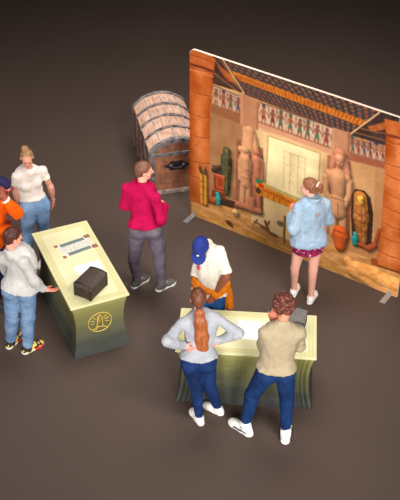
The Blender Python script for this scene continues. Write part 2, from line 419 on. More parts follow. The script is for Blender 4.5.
DATA = {
 'A': dict(loc=(-2.116, 11.432, 0.0), s=0.97, J={'pel': (0.136, -0.048, 0.917), 'chest': (0.079, -0.015, 1.201), 'neck': (0.122, -0.038, 1.408), 'head': (0.098, -0.038, 1.566), 'ls': (0.247, 0.079, 1.347), 'le': (0.326, 0.07, 1.077), 'lw': (0.33, 0.146, 0.837), 'rs': (-0.037, -0.119, 1.385), 're': (-0.067, -0.079, 1.108), 'rw': (-0.055, -0.004, 0.868), 'lh': (0.225, -0.049, 0.879), 'lk': (0.197, -0.003, 0.475), 'la': (0.168, -0.003, 0.087), 'lt': (0.149, -0.16, 0.034), 'rh': (0.056, -0.088, 0.877), 'rk': (0.019, -0.045, 0.473), 'ra': (-0.023, -0.066, 0.087), 'rt': (-0.081, -0.213, 0.034)}),
 'B': dict(loc=(-2.381, 10.647, 0.0), s=1.0, J={'pel': (0.0, 0.0, 0.95), 'chest': (0.018, 0.033, 1.248), 'neck': (0.132, 0.059, 1.435), 'head': (0.16, 0.118, 1.586), 'ls': (0.19, 0.197, 1.321), 'le': (0.334, -0.053, 1.358), 'lw': (0.224, -0.099, 1.588), 'rs': (0.034, -0.099, 1.457), 're': (0.007, -0.191, 1.182), 'rw': (0.234, -0.069, 1.151), 'lh': (0.023, 0.087, 0.91), 'lk': (0.053, 0.087, 0.49), 'la': (0.024, 0.098, 0.09), 'lt': (0.183, 0.061, 0.035), 'rh': (-0.023, -0.087, 0.91), 'rk': (-0.016, -0.101, 0.49), 'ra': (-0.044, -0.09, 0.09), 'rt': (0.101, -0.165, 0.035)}),
 'C': dict(loc=(-2.055, 9.949, 0.0), s=1.0, J={'pel': (0.097, -0.092, 0.933), 'chest': (0.141, -0.051, 1.226), 'neck': (0.039, -0.114, 1.41), 'head': (0.068, -0.049, 1.557), 'ls': (-0.096, -0.035, 1.3), 'le': (-0.167, 0.174, 1.111), 'lw': (-0.092, 0.183, 0.863), 'rs': (0.186, -0.234, 1.389), 're': (0.264, -0.218, 1.11), 'rw': (0.344, -0.11, 0.887), 'lh': (0.006, -0.101, 0.895), 'lk': (-0.031, -0.125, 0.477), 'la': (-0.088, -0.05, 0.089), 'lt': (-0.01, 0.094, 0.035), 'rh': (0.178, -0.145, 0.909), 'rk': (0.148, -0.134, 0.49), 'ra': (0.116, -0.144, 0.09), 'rt': (0.235, -0.034, 0.035)}),
 'D': dict(loc=(-0.607, 11.042, 0.0), s=1.02, J={'pel': (-0.027, -0.1, 0.952), 'chest': (-0.066, 0.022, 1.23), 'neck': (-0.056, -0.008, 1.453), 'head': (-0.038, 0.051, 1.609), 'ls': (-0.243, 0.024, 1.41), 'le': (-0.282, 0.045, 1.117), 'lw': (-0.035, 0.123, 1.174), 'rs': (0.094, -0.109, 1.374), 're': (0.156, -0.222, 1.107), 'rw': (0.194, 0.039, 1.132), 'lh': (-0.119, -0.124, 0.915), 'lk': (-0.173, -0.142, 0.49), 'la': (-0.155, -0.06, 0.09), 'lt': (-0.046, 0.069, 0.037), 'rh': (0.064, -0.134, 0.922), 'rk': (0.133, -0.133, 0.499), 'ra': (0.15, -0.119, 0.09), 'rt': (0.279, -0.01, 0.037)}),
 'E': dict(loc=(0.135, 9.891, 0.0), s=1.02, J={'pel': (-0.032, -0.11, 0.905), 'chest': (-0.015, -0.087, 1.255), 'neck': (-0.065, 0.037, 1.438), 'head': (-0.123, -0.094, 1.525), 'ls': (0.07, -0.088, 1.493), 'le': (0.148, -0.247, 1.252), 'lw': (0.031, -0.241, 1.014), 'rs': (-0.133, 0.133, 1.286), 're': (-0.163, -0.068, 1.066), 'rw': (-0.142, 0.009, 0.814), 'lh': (0.053, -0.12, 0.872), 'lk': (0.061, -0.06, 0.47), 'la': (0.078, 0.0, 0.092), 'lt': (0.09, -0.16, 0.036), 'rh': (-0.12, -0.095, 0.862), 'rk': (-0.083, -0.05, 0.465), 'ra': (-0.069, 0.0, 0.091), 'rt': (-0.13, -0.15, 0.036)}),
 'F': dict(loc=(1.249, 10.876, 0.0), s=0.96, J={'pel': (0.0, -0.087, 0.888), 'chest': (0.002, -0.035, 1.171), 'neck': (0.013, 0.004, 1.379), 'head': (-0.022, 0.026, 1.531), 'ls': (-0.128, -0.106, 1.358), 'le': (-0.179, -0.172, 1.091), 'lw': (-0.201, 0.076, 1.103), 'rs': (0.175, 0.05, 1.311), 're': (0.231, 0.086, 1.04), 'rw': (0.03, 0.225, 1.088), 'lh': (-0.083, -0.127, 0.865), 'lk': (-0.129, -0.109, 0.465), 'la': (-0.115, -0.041, 0.086), 'lt': (-0.068, 0.109, 0.034), 'rh': (0.088, -0.118, 0.869), 'rk': (0.078, -0.17, 0.47), 'ra': (0.081, -0.165, 0.086), 'rt': (0.141, -0.019, 0.034)}),
 'G': dict(loc=(0.1, 8.898, 0.0), s=0.97, J={'pel': (-0.111, -0.121, 0.902), 'chest': (-0.083, -0.032, 1.178), 'neck': (-0.109, 0.015, 1.386), 'head': (-0.115, 0.048, 1.541), 'ls': (-0.272, -0.047, 1.327), 'le': (-0.419, -0.276, 1.254), 'lw': (-0.262, -0.16, 1.095), 'rs': (0.072, -0.005, 1.36), 're': (0.291, -0.095, 1.206), 'rw': (0.081, -0.069, 1.07), 'lh': (-0.193, -0.168, 0.877), 'lk': (-0.13, -0.156, 0.474), 'la': (-0.097, -0.165, 0.087), 'lt': (-0.171, -0.024, 0.034), 'rh': (-0.026, -0.127, 0.856), 'rk': (0.016, -0.102, 0.451), 'ra': (0.1, -0.03, 0.087), 'rt': (-0.02, 0.055, 0.034)}),
 'H': dict(loc=(0.711, 8.57, 0.0), s=1.02, J={'pel': (0.06, 0.006, 0.95), 'chest': (0.077, 0.05, 1.254), 'neck': (0.105, 0.087, 1.476), 'head': (0.114, 0.157, 1.628), 'ls': (-0.071, 0.006, 1.454), 'le': (-0.075, 0.099, 1.172), 'lw': (0.018, 0.176, 1.408), 'rs': (0.283, 0.069, 1.4), 're': (0.301, 0.148, 1.114), 'rw': (0.055, 0.245, 1.135), 'lh': (-0.027, 0.0, 0.896), 'lk': (-0.163, 0.074, 0.495), 'la': (-0.219, 0.016, 0.093), 'lt': (-0.339, 0.128, 0.035), 'rh': (0.153, -0.019, 0.916), 'rk': (0.196, 0.03, 0.491), 'ra': (0.201, -0.065, 0.093), 'rt': (0.213, 0.099, 0.035)}),
}
# ------------------------------------------------------------------ materials
SKIN = mat_attr('skin', .5, .35, .05, 40, .06, .08)
def plain(n, c, **k): return mat_plain(n, c, **k)
EYE = plain('eye_white', (190, 182, 176), var=.01, rough=.2); IRIS = plain('iris', (60, 45, 35), var=.1, rough=.2)
M_attr = mat_attr('printed_fabric', .75, .12, .02, 80, .05)
# ------------------------------------------------------------------ floor
m = NT('floor_matte', .62, 0, .28); v = m.coord('Object'); n1 = m.noise(v, .35, 3); n2 = m.noise(v, 60, 2)
c = m.ramp(n1, [(.3, (75, 61, 53)), (.7, (80, 65, 57))]); c = m.mix(1.0, c, m.ramp(n2, [(.3, (.94,) * 3 + (1,)), (.7, (1.03,) * 3 + (1,))]), 'MULTIPLY'); m.base(c)
m.b.inputs['Roughness'].default_value = .6
b = MB(); b.box((0, 16, -.05), (70, 60, .1)); tag(b.build('floor', m.m), kind='structure')

# ------------------------------------------------------------------ pedestal tables
TL, TW, TH = 1.475, .683, .749
def inset(z):
    """concave flare of the fabric sides"""
    t = z / TH; return .012 + .055 * math.sin(math.pi * min(max((1 - t) / 1.0, 0), 1)) ** .9 - .012 * (1 - t)
def side_color(U, V, ln, glyph, seed):
    """U along the side in metres (0..ln), V height"""
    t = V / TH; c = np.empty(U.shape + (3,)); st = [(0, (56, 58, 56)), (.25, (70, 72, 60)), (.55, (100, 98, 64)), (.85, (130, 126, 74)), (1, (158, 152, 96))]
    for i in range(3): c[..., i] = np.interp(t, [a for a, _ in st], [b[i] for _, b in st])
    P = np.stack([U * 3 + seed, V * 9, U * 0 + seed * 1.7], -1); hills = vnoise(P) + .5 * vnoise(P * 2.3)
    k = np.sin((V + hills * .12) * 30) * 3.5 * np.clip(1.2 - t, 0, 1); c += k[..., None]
    if glyph:
        e = np.minimum(U, ln - U)
        for a, w, d in ((.05, .016, 22), (.1, .012, 18), (.145, .008, 12)): c -= (np.abs(e - a) < w)[..., None] * d
        rg = np.random.RandomState(seed); inner = (e > .2) & (t > .12) & (t < .93)
        row = np.floor(V / .032).astype(int); cl = np.floor(U / .026).astype(int); fu = (U / .026) % 1; fv = (V / .032) % 1
        tab = rg.rand(64, 80, 5); a = tab[row % 64, cl % 80]
        g = ((np.abs(fu - .5) < .12 + .22 * a[..., 0]) & (np.abs(fv - .5) < .1 + .28 * a[..., 1]) & (a[..., 2] < .8)) & ~((np.abs(fu - .5) < .1) & (np.abs(fv - .5) < .2 * a[..., 3]))
        c -= (inner & g)[..., None] * 13; c -= ((fv < .07) & inner)[..., None] * 8
        c += (inner & ~g)[..., None] * 4
    return np.clip(c, 0, 255)
def make_table(loc, rz, seed, label, glyph):
    t = empty('display_pedestal', loc, rz); tag(t, label, 'table', 'fabric covered display pedestals')
    hx, hy = TL / 2, TW / 2; Vs, Fs, Cs = [], [], []; n0 = 0; zs = np.linspace(0, TH - .022, 130)
    ins = np.array([inset(z) for z in zs])
    for (sx, sy, ln, horiz) in ((0, -1, TL, 1), (1, 0, TW, 0), (0, 1, TL, 1), (-1, 0, TW, 0)):
        nu = int(ln / .006); u = np.linspace(-1, 1, nu); UU, ZZ = np.meshgrid(u, zs, indexing='ij'); II = np.broadcast_to(ins, UU.shape)
        if horiz: X = UU * (hx - II) * -sy; Y = sy * (hy - II)
        else: X = sx * (hx - II); Y = UU * (hy - II) * sx
        V = np.stack([X + 0 * Y, Y + 0 * X, ZZ], -1); idx = np.arange(nu * len(zs)).reshape(nu, -1)
        q = np.stack([idx[:-1, :-1], idx[1:, :-1], idx[1:, 1:], idx[:-1, 1:]], -1).reshape(-1, 4)
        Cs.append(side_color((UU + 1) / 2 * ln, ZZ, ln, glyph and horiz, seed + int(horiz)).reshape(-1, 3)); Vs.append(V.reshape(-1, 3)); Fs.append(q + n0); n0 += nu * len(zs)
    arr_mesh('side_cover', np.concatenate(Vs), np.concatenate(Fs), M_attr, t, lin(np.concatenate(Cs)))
    m = NT('printed_top', .7, 0, .12); tc = m.n('ShaderNodeTexCoord'); sp = m.n('ShaderNodeSeparateXYZ'); m.l(tc.outputs['Object'], sp.inputs[0])
    dx = m.math('SUBTRACT', hx, m.math('ABSOLUTE', sp.outputs[0])); dy = m.math('SUBTRACT', hy, m.math('ABSOLUTE', sp.outputs[1]))
    d = m.math('MULTIPLY', m.math('MINIMUM', dx, dy), 2.0); A = (224, 218, 176); Bc = (213, 207, 160); D = (197, 192, 142)
    r = m.ramp(d, [(0, Bc), (.07, D), (.085, Bc), (.115, D), (.125, (214, 208, 146)), (.16, D), (.172, A)], 'CONSTANT')
    nn = m.noise(m.coord('Object'), 3.5, 3); m.base(m.mix(1.0, r, m.ramp(nn, [(.3, (.93, .94, .9, 1)), (.7, (1.03, 1.02, 1.0, 1))]), 'MULTIPLY'))
    b = MB(); b.box((0, 0, TH - .013), (TL, TW, .026), bev=.006); b.build('top_cover', m.m, t)
    return t
T1L, T1R = (-1.382, 10.476, 0), 1.978
T2L, T2R = (.51, 9.313, 0), -.075
t1 = make_table(T1L, T1R, 3, 'pale green pedestal table with a gold obelisk emblem on its dark end', False)
t2 = make_table(T2L, T2R, 8, 'pale green pedestal table with faint glyph rows on its dark long side', True)
# gold emblem on the near short end of the left pedestal (local -x end)
GOLD = plain('emblem_gold', (222, 186, 70), var=.05, rough=.4)
def on_end(u, z): return (-(TL / 2 - inset(z)) - .003, -u, z)
b = MB(); ez = .41; ra = .138
b.tube([on_end(ra * math.cos(a), ez + ra * .98 * math.sin(a)) for a in np.linspace(0, 2 * math.pi, 48, endpoint=False)], .005, 6, True)
b.tube([on_end(x, ez + z) for x, z in ((-.06, -.09), (-.036, -.06), (-.026, .055), (-.016, .085), (0, .098), (.016, .085), (.026, .055), (.034, -.06), (.05, -.072))], .005, 6)
b.tube([on_end(x, ez + z) for x, z in ((-.012, -.055), (-.008, .06), (.008, .06), (.012, -.055))], .0035, 6)
b.tube([on_end(x, ez + z) for x, z in ((-.09, -.092), (-.06, -.09), (-.04, -.1), (-.05, -.075), (-.02, -.07), (.03, -.075), (.085, -.1))], .005, 6)
for k in (-8, 20, 46, 134, 160, 188): b.tube([on_end(r_ * math.cos(R(k)), ez + .0 + r_ * math.sin(R(k))) for r_ in (.062, .112)], .0035, 6)
b.build('emblem', GOLD, t1, True)
# printed clue strip on the first pedestal top
def flat_quad(mb, pts, z, t=.0012): mb.poly_prism([(p[0], p[1], z) for p in pts], (0, 0, t))
def W2L(p, loc, rz):
    x, y = p[0] - loc[0], p[1] - loc[1]; c_, s_ = math.cos(-rz), math.sin(-rz); return (x * c_ - y * s_, x * s_ + y * c_)
Q = [W2L(p, T1L, T1R) for p in ((-1.698, 10.781), (-1.325, 11.004), (-1.186, 10.776), (-1.548, 10.548))]   # far-left, far-right, near-right, near-left
def qp(u, v):
    a = Vector(Q[0]) * (1 - u) + Vector(Q[1]) * u; b_ = Vector(Q[3]) * (1 - u) + Vector(Q[2]) * u; return a * (1 - v) + b_ * v
PAPER = plain('clue_paper', (226, 220, 206), var=.04, scale=40); SLATE = plain('slate_ink', (108, 124, 120), var=.1, scale=60); BRN = plain('brown_ink', (150, 100, 82), var=.15, scale=50); INK = plain('grey_ink', (120, 118, 122), var=.2, scale=80); PINK = plain('pale_ink', (190, 160, 160), var=.1)
b = MB(); flat_quad(b, [qp(.06, .04), qp(.96, .04), qp(.94, .93), qp(.04, .93)], TH + .0004); clue = b.build('clue_print', PAPER, t1)
b = MB()
for v0 in (.06, .74):
    o_ = .1 if v0 < .5 else .13; flat_quad(b, [qp(o_ + .03, v0), qp(.83, v0), qp(.83, v0 + .2), qp(o_ + .03, v0 + .2)], TH + .0018)
b.build('slate_band', SLATE, clue)
b = MB()
for (u0, u1, v0, v1) in ((.86, 1.02, -.02, .2), (.86, 1.02, .76, 1.0), (-.02, .07, .02, .16), (-.02, .07, .84, 1.0)):
    b = MB()
    flat_quad(b, [qp(u0, v0), qp(u1, v0), qp(u1, v1), qp(u0, v1)], TH + .0031); b.build('brown_mark', BRN, clue)
b = MB(); rr = random.Random(5)
for j in range(4):
    for i in range(15):
        u = .1 + i * .057 + rr.uniform(-.008, .008); v_ = .32 + j * .1 + rr.uniform(-.012, .012)
        flat_quad(b, [qp(u, v_), qp(u + rr.uniform(.012, .03), v_), qp(u + rr.uniform(.01, .028), v_ + rr.uniform(.03, .06)), qp(u, v_ + .04)], TH + .0018)
b.build('glyph', INK, clue)
b = MB()   # small printed mark on the second pedestal top
for k, (x0, x1, y0, y1) in enumerate(((.245, .262, 9.188, 9.194), (.251, .256, 9.165, 9.19), (.268, .284, 9.182, 9.187), (.268, .273, 9.163, 9.185), (.268, .284, 9.163, 9.168), (.29, .296, 9.163, 9.182), (.302, .307, 9.16, 9.185), (.3, .316, 9.176, 9.181))):
    flat_quad(b, [W2L(p, T2L, T2R) for p in ((x0, y0), (x1, y0), (x1, y1), (x0, y1))], TH + .0004)
b.build('print_mark', plain('dark_ink', (70, 62, 50), var=.1), t2)

# white paper sheets lying on the pedestals
WP = plain('white_paper', (246, 244, 240), var=.015, rough=.7)
def sheet(pts, label):
    cx = sum(p[0] for p in pts) / 4; cy = sum(p[1] for p in pts) / 4; b = MB(); b.poly_prism([(p[0] - cx, p[1] - cy, 0) for p in pts], (0, 0, .0015))
    o = b.build('paper_sheet', WP); o.location = (cx, cy, TH + .0006); tag(o, label, 'paper', 'blank paper sheets on the pedestals')
sheet(((-1.437, 10.397), (-1.159, 10.528), (-1.085, 10.372), (-1.363, 10.241)), 'blank white paper sheet lying half under the brown wooden box')
sheet(((.42, 9.514), (.673, 9.488), (.645, 9.19), (.392, 9.216)), 'blank white paper sheet on the glyph pedestal between two standing viewers')

# ------------------------------------------------------------------ domed boxes and trunk
def wood(name, c1, c2, sc=(3, 30, 30), rough=.6):
    m = NT(name, rough, 0, .25); n = m.noise(m.coord('Object', sc), 1.6, 5, .65); n2 = m.noise(m.coord(), 9, 4)
    m.base(m.mix(1.0, m.ramp(n, [(.3, c2), (.68, c1)]), m.ramp(n2, [(.3, (.72,) * 3 + (1,)), (.65, (1.05,) * 3 + (1,))]), 'MULTIPLY')); m.bump(n, .35, .006); return m.m
def arc(W, Hw, rise, n=14, infl=0):
    """arched section from left wall top over to the right"""
    r_ = (W * W / 4 + rise * rise) / (2 * rise); zc = Hw + rise - r_; a0 = math.asin(min(1, (W / 2) / r_))
    return [((r_ + infl) * math.sin(a), zc + (r_ + infl) * math.cos(a)) for a in np.linspace(-a0, a0, n)]
def make_trunk(loc, rz):
    W, D, Hw, rise = .72, 1.25, .655, .175; t = empty('storage_chest', loc, rz)
    tag(t, 'large old barrel-top wooden trunk with metal hoops beside the printed display wall', 'chest')
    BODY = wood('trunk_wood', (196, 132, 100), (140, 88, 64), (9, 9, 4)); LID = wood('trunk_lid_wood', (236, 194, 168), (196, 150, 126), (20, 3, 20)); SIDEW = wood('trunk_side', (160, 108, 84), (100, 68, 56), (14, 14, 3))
    IRON = mat_plain('aged_iron', (112, 104, 102), .6, .05, .42, 14, .4, .4); PALE = mat_plain('worn_edge', (176, 158, 146), .6, 0, .25, 12, .3, .3)
    b = MB(); b.box((0, 0, Hw / 2), (W - .02, D - .02, Hw)); body = b.build('body', BODY, t)
    for sx in (-1, 1):
        for i in range(6):
            b = MB(); b.box((sx * (W / 2 - .005), -D / 2 + .1 + i * (D - .2) / 5, Hw / 2 - .01), (.014, .17, Hw - .06), bev=.003); b.build('side_plank', SIDEW, body)
    for j in range(4):
        for sy in (-1, 1):
            b = MB(); b.box((0, sy * (D / 2 - .006), .09 + j * .145), (W - .1, .012, .138), bev=.003); b.build('end_plank', BODY, body)
    # lid: staves that run the length of the barrel
    lid = empty('lid', (0, 0, 0)); lid.parent = t
    A = arc(W, Hw, rise, 9)
    for i in range(8):
        (x0, z0), (x1, z1) = A[i], A[i + 1]; p = Vector((x0, 0, z0)); q = Vector((x1, 0, z1)); dn = Vector((z1 - z0, 0, x0 - x1)).normalized() * .03
        g = (q - p) * .02; b = MB(); b.poly_prism([(v.x, -D / 2, v.z) for v in (p + g, q - g, q - g + dn, p + g + dn)], (0, D, 0)); b.build('stave', LID, lid)
    A2 = arc(W, Hw, rise, 20, -.012)
    for sy in (-1, 1):
        b = MB(); b.poly_prism([(x * .99, sy * (D / 2 - .02), z) for x, z in A2], (0, sy * .012, 0)); b.build('lid_end', BODY, lid)
    def hoop(y, w, infl=.004, th=.012, mat=IRON, name='hoop', low=0.02):
        A = arc(W, Hw, rise, 20, infl); B_ = arc(W, Hw, rise, 20, infl + th); xs = A[0][0]; b = MB()
        ring = [(A[0][0], low)] + A + [(A[-1][0], low)] ; outer = [(A[0][0] - th, low)] + B_ + [(A[-1][0] + th, low)]
        for i in range(len(ring) - 1):
            b.poly_prism([(ring[i][0], y - w / 2, ring[i][1]), (ring[i + 1][0], y - w / 2, ring[i + 1][1]), (outer[i + 1][0], y - w / 2, outer[i + 1][1]), (outer[i][0], y - w / 2, outer[i][1])], (0, w, 0))
        return b.build(name, mat, t)
    for i in range(5): hoop(-D / 2 + .03 + i * (D - .06) / 4, .055 if i in (0, 4) else .045)
    hoop(-D / 2 + .008, .018, -.05, .055, IRON, 'end_rim', .03); hoop(-D / 2 + .075, .03, .003, .007, PALE, 'worn_strap', .5)
    for k, (x, z) in enumerate(arc(W, Hw, rise, 5, .006)[1:-1]):
        b = MB(); b.box((x, 0, z), (.02, D - .06, .008), bev=.002); b.build('lid_batten', PALE, lid)
    for sy in (-1,):
        y = sy * (D / 2 + .004)
        for z, h in ((.03, .06), (Hw - .03, .05)):
            b = MB(); b.box((0, y, z), (W - .03, .016, h), bev=.003); b.build('end_band', IRON if z > .1 else PALE, t)
        for sx in (-1, 1):
            b = MB(); b.box((sx * (W / 2 - .035), y, Hw / 2), (.05, .014, Hw), bev=.003); b.build('corner_strip', IRON, t)
        BL = mat_plain('black_iron', (46, 42, 48), .4, .3, .4, 30, .5)
        b = MB(); b.poly_prism([(.15 * math.cos(a) * (1 + .12 * math.cos(6 * a)), y - .004, .44 + .07 * math.sin(a) * (1 + .12 * math.cos(6 * a))) for a in np.linspace(0, 2 * math.pi, 40, endpoint=False)], (0, -.008, 0)); pl = b.build('handle_plate', BL, t)
        b = MB(); b.tube([(-.085, y - .015, .45), (-.07, y - .03, .435), (-.03, y - .034, .42), (.03, y - .034, .42), (.07, y - .03, .435), (.085, y - .015, .45)], .009, 8); b.build('handle', BL, pl, True)
        for x in (-.085, .085):
            b = MB(); b.sphere((x, y - .014, .452), .018); b.build('handle_mount', IRON, pl, True)
    for j in range(4):
        for sx in (-1, 1):
            b = MB(); b.sphere((sx * (W / 2 - .035), -D / 2 - .012, .1 + j * .16), .009); b.build('rivet', IRON, t, True)
make_trunk((-.455, 13.55, 0), .228)

def make_box(loc, rz, W, D, H, cols, label):
    t = empty('wooden_box', loc, rz); tag(t, label, 'box', 'small lidded wooden boxes on the pedestals')
    c1, c2, top1, top2, iron = cols; BD = wood('box_wood', c1, c2, (8, 8, 40)); TP = wood('box_lid_wood', top1, top2, (60, 6, 6)); IR = mat_plain('box_iron', iron, .45, .2, .25, 30, .4)
    hw = H * .68; rise = H * .1
    b = MB(); b.box((0, 0, hw / 2), (W - .006, D - .006, hw), bev=.003); b.build('body', BD, t)
    A = arc(W, hw + .045, rise, 10); b = MB(); pts = [(-W / 2, hw + .003)] + A + [(W / 2, hw + .003)]
    b.poly_prism([(x, -D / 2, z) for x, z in pts], (0, D, 0)); lid = b.build('lid', TP, t)
    for sy in (-1, 1):
        for y in (sy * (D / 2 - .012),):
            for sx in (-1, 1):
                b = MB(); b.box((sx * (W / 2 - .001), y, hw / 2), (.006, .022, hw), bev=.001); b.box((sx * (W / 2 - .012), sy * (D / 2 - .001), hw / 2), (.022, .006, hw), bev=.001); b.build('corner_strip', IR, t)
    B_ = arc(W, hw + .045, rise, 10, .003)
    for y in (-D / 2 + .014, D / 2 - .014):
        b = MB()
        for i in range(9):
            (x0, z0), (x1, z1) = B_[i], B_[i + 1]; b.poly_prism([(x0, y - .011, z0), (x1, y - .011, z1), (x1, y - .011, z1 - .005), (x0, y - .011, z0 - .005)], (0, .022, 0))
        b.build('lid_strap', IR, lid)
    for sx in (-1, 1):
        b = MB(); b.box((sx * (W / 2 + .001), 0, hw - .002), (.005, D * .97, .008)); b.build('rim_strip', IR, lid)
    b = MB(); b.box((0, -D / 2 - .002, hw - .012), (.032, .006, .04), bev=.002); b.sphere((0, -D / 2 - .007, hw - .02), .008); b.build('latch', IR, t)
    b = MB(); b.box((-W / 2 - .003, 0, hw - .012), (.006, .034, .042), bev=.002); b.sphere((-W / 2 - .008, 0, hw - .02), .009); b.build('latch', IR, t)
    return t
make_box((-1.205, 10.0, TH + .0025), -.512, .225, .335, .185, ((78, 62, 46), (40, 31, 25), (92, 78, 68), (58, 48, 42), (42, 37, 35)), 'dark brown domed wooden box on the emblem pedestal beside a paper sheet')
make_box((1.045, 9.385, TH + .0015), -.2, .17, .27, .185, ((80, 73, 66), (46, 41, 38), (134, 128, 122), (104, 99, 94), (62, 58, 56)), 'dark grey domed box on the glyph pedestal beside the curly haired viewer')

# ------------------------------------------------------------------ printed backdrop
BW, BH = 3.011, 2.435
class Canvas:
    def __init__(s, W, H, st):
        s.nx, s.ny = int(W / st) + 1, int(H / st) + 1; s.U, s.V = np.meshgrid(np.linspace(0, W, s.nx), np.linspace(0, H, s.ny), indexing='ij'); s.C = np.zeros((s.nx, s.ny, 3)); s.P = np.stack([s.U, s.V, s.U * 0], -1)
    def n(s, f, seed=0, an=(1, 1)): return vnoise(s.P * np.array((an[0], an[1], 1)) * f + seed * 7.3 + .37) + .5 * vnoise(s.P * np.array((an[0], an[1], 1)) * f * 2.2 + seed)
    def mask(s, pts):
        m = np.zeros(s.U.shape, bool); n = len(pts)
        for i in range(n):
            (x0, y0), (x1, y1) = pts[i], pts[(i + 1) % n]
            if y0 == y1: continue
            c_ = ((y0 > s.V) != (y1 > s.V)) & (s.U < (x1 - x0) * (s.V - y0) / (y1 - y0) + x0); m ^= c_
        return m
    def paint(s, m, col, a=1.0, tex=0, f=8, seed=0, an=(1, 1)):
        c_ = np.array(col, float)[None] + (s.n(f, seed, an)[m] * tex)[:, None] if tex else np.broadcast_to(np.array(col, float), s.C[m].shape)
        s.C[m] = s.C[m] * (1 - a) + c_ * a
    def poly(s, pts, col, **k): m = s.mask(pts); s.paint(m, col, **k); return m
    def shade(s, m, fn): s.C[m] += fn(s.U[m], s.V[m])[:, None]
    def ell(s, c, rx, ry, col, rot=0, **k):
        x, y = s.U - c[0], s.V - c[1]; cs, sn = math.cos(rot), math.sin(rot); m = ((x * cs + y * sn) / rx) ** 2 + ((-x * sn + y * cs) / ry) ** 2 < 1; s.paint(m, col, **k); return m
    def line(s, a, b_, w, col, al=1.0):
        a, b_ = np.array(a), np.array(b_); d = b_ - a; t = np.clip(((s.U - a[0]) * d[0] + (s.V - a[1]) * d[1]) / max(d @ d, 1e-9), 0, 1)
        m = np.hypot(s.U - a[0] - t * d[0], s.V - a[1] - t * d[1]) < w / 2; s.paint(m, col, a=al); return m
def _blur(A, n=1):
    for _ in range(n):
        for ax in (0, 1):
            a = np.take(A, [0] + list(range(A.shape[ax] - 1)), ax); b_ = np.take(A, list(range(1, A.shape[ax])) + [A.shape[ax] - 1], ax); A = (a + 2 * A + b_) / 4
    return A
def relief(self, caps, col, tex=14, f=14, light=(-.35, .55, .76), shadow=.4, soft=4, depth=.9, hi=1.2, seed=0, facet=0):
    H = np.zeros(self.U.shape)
    for c in caps:
        a, b_ = np.array(c[0]), np.array(c[1]); ra, rb = c[2], c[3] if len(c) > 3 else c[2]; d = b_ - a; L2 = max(d @ d, 1e-9)
        t = np.clip(((self.U - a[0]) * d[0] + (self.V - a[1]) * d[1]) / L2, 0, 1); r_ = ra + (rb - ra) * t
        d2 = (self.U - a[0] - t * d[0]) ** 2 + (self.V - a[1] - t * d[1]) ** 2; H = np.maximum(H, np.sqrt(np.maximum(r_ * r_ - d2, 0)))
    m0 = H > .004; sh = _blur(np.roll(m0.astype(float), (5, -4), (0, 1)), 14); self.C *= (1 - shadow * sh * (~m0))[..., None]
    H = _blur(H, soft) + self.n(30, seed) * .004 * facet; gu, gv = np.gradient(H * depth, .005); nn = np.sqrt(gu ** 2 + gv ** 2 + 1)
    lt = nrm(light); s_ = np.clip((-gu * lt[0] - gv * lt[1] + lt[2]) / nn, 0, 1); s_ = .56 + (hi - .56) * s_
    tx = self.n(f, seed) * tex; self.C[m0] = np.array(col, float)[None] * s_[m0][:, None] + tx[m0][:, None]; return m0
Canvas.relief = relief
K = Canvas(BW, BH, .005)
K.C[:] = (206, 158, 112)
K.C += (K.n(2.5, 1) * 22)[..., None]
# side walls and centre wall
K.poly([(0.300, 1.891), (0.772, 1.816), (0.765, 0.288), (0.232, 0.146)], (168, 122, 88), tex=26, f=5)
K.poly([(0.317, 1.757), (0.759, 1.783), (0.750, 1.640), (0.318, 1.658)], (150, 96, 66))
K.poly([(2.197, 1.805), (2.648, 1.839), (2.752, 0.602), (2.261, 0.568)], (205, 156, 112), tex=20, f=4)
K.poly([(2.537, 1.715), (2.687, 1.719), (2.755, 0.573), (2.632, 0.609)], (190, 138, 98), tex=16, f=4)
K.poly([(0.955, 1.769), (1.956, 1.743), (2.012, 0.274), (0.912, 0.349)], (214, 176, 132), tex=18, f=5)
# sandy ground
K.poly([(-0.003, 0.275), (0.984, 0.410), (2.193, 0.416), (2.784, 0.434), (2.994, 0.438), (3.055, -0.061), (-0.003, -0.032)], (214, 156, 98), tex=42, f=14, seed=2, an=(.6, 1.6))
K.poly([(-0.003, 0.162), (1.657, 0.085), (3.033, 0.117), (3.055, -0.061), (-0.003, -0.049)], (206, 150, 84), tex=50, f=22, seed=3, an=(.5, 2))
for i in range(26):
    a = (rng.uniform(.1, 2.6), rng.uniform(.02, .26)); K.line(a, (a[0] + rng.uniform(.05, .2), a[1] + rng.uniform(-.015, .02)), .007, (150, 100, 58), .5)
# cream plinth under the painted coffin and the pale false door
K.poly([(0.942, 0.702), (1.657, 0.705), (1.700, 0.293), (1.653, 0.147), (0.948, 0.190)], (232, 200, 152), tex=12, f=5)
K.poly([(0.946, 0.253), (1.650, 0.193), (1.657, 0.085), (0.935, 0.137)], (190, 138, 86))
K.poly([(1.058, 1.652), (1.871, 1.656), (1.899, 0.805), (1.055, 0.792)], (222, 190, 146), tex=10)
K.poly([(1.129, 1.621), (1.833, 1.635), (1.854, 0.861), (1.124, 0.865)], (240, 220, 176), tex=12, f=6)
for q in ([(1.129, 1.621), (1.833, 1.635)], [(1.129, 1.621), (1.124, 0.865)], [(1.833, 1.635), (1.854, 0.861)]): K.line(q[0], q[1], .018, (186, 150, 104))
for q in ([(1.357, 1.493), (1.375, 0.949)], [(1.440, 1.482), (1.459, 0.953)], [(1.548, 1.494), (1.571, 0.954)], [(1.642, 1.501), (1.665, 0.991)], [(1.343, 1.488), (1.657, 1.492)], [(1.368, 1.312), (1.465, 1.306)], [(1.558, 1.341), (1.640, 1.344)]): K.line(q[0], q[1], .012, (204, 176, 126), .8)
for i in range(16):
    a = [(1.477, 1.538)][0]; K.line((a[0] - .03, a[1] - .05 - i * .028), (a[0] + .03 * (i % 3) / 2, a[1] - .06 - i * .028), .008, (188, 160, 116), .7)
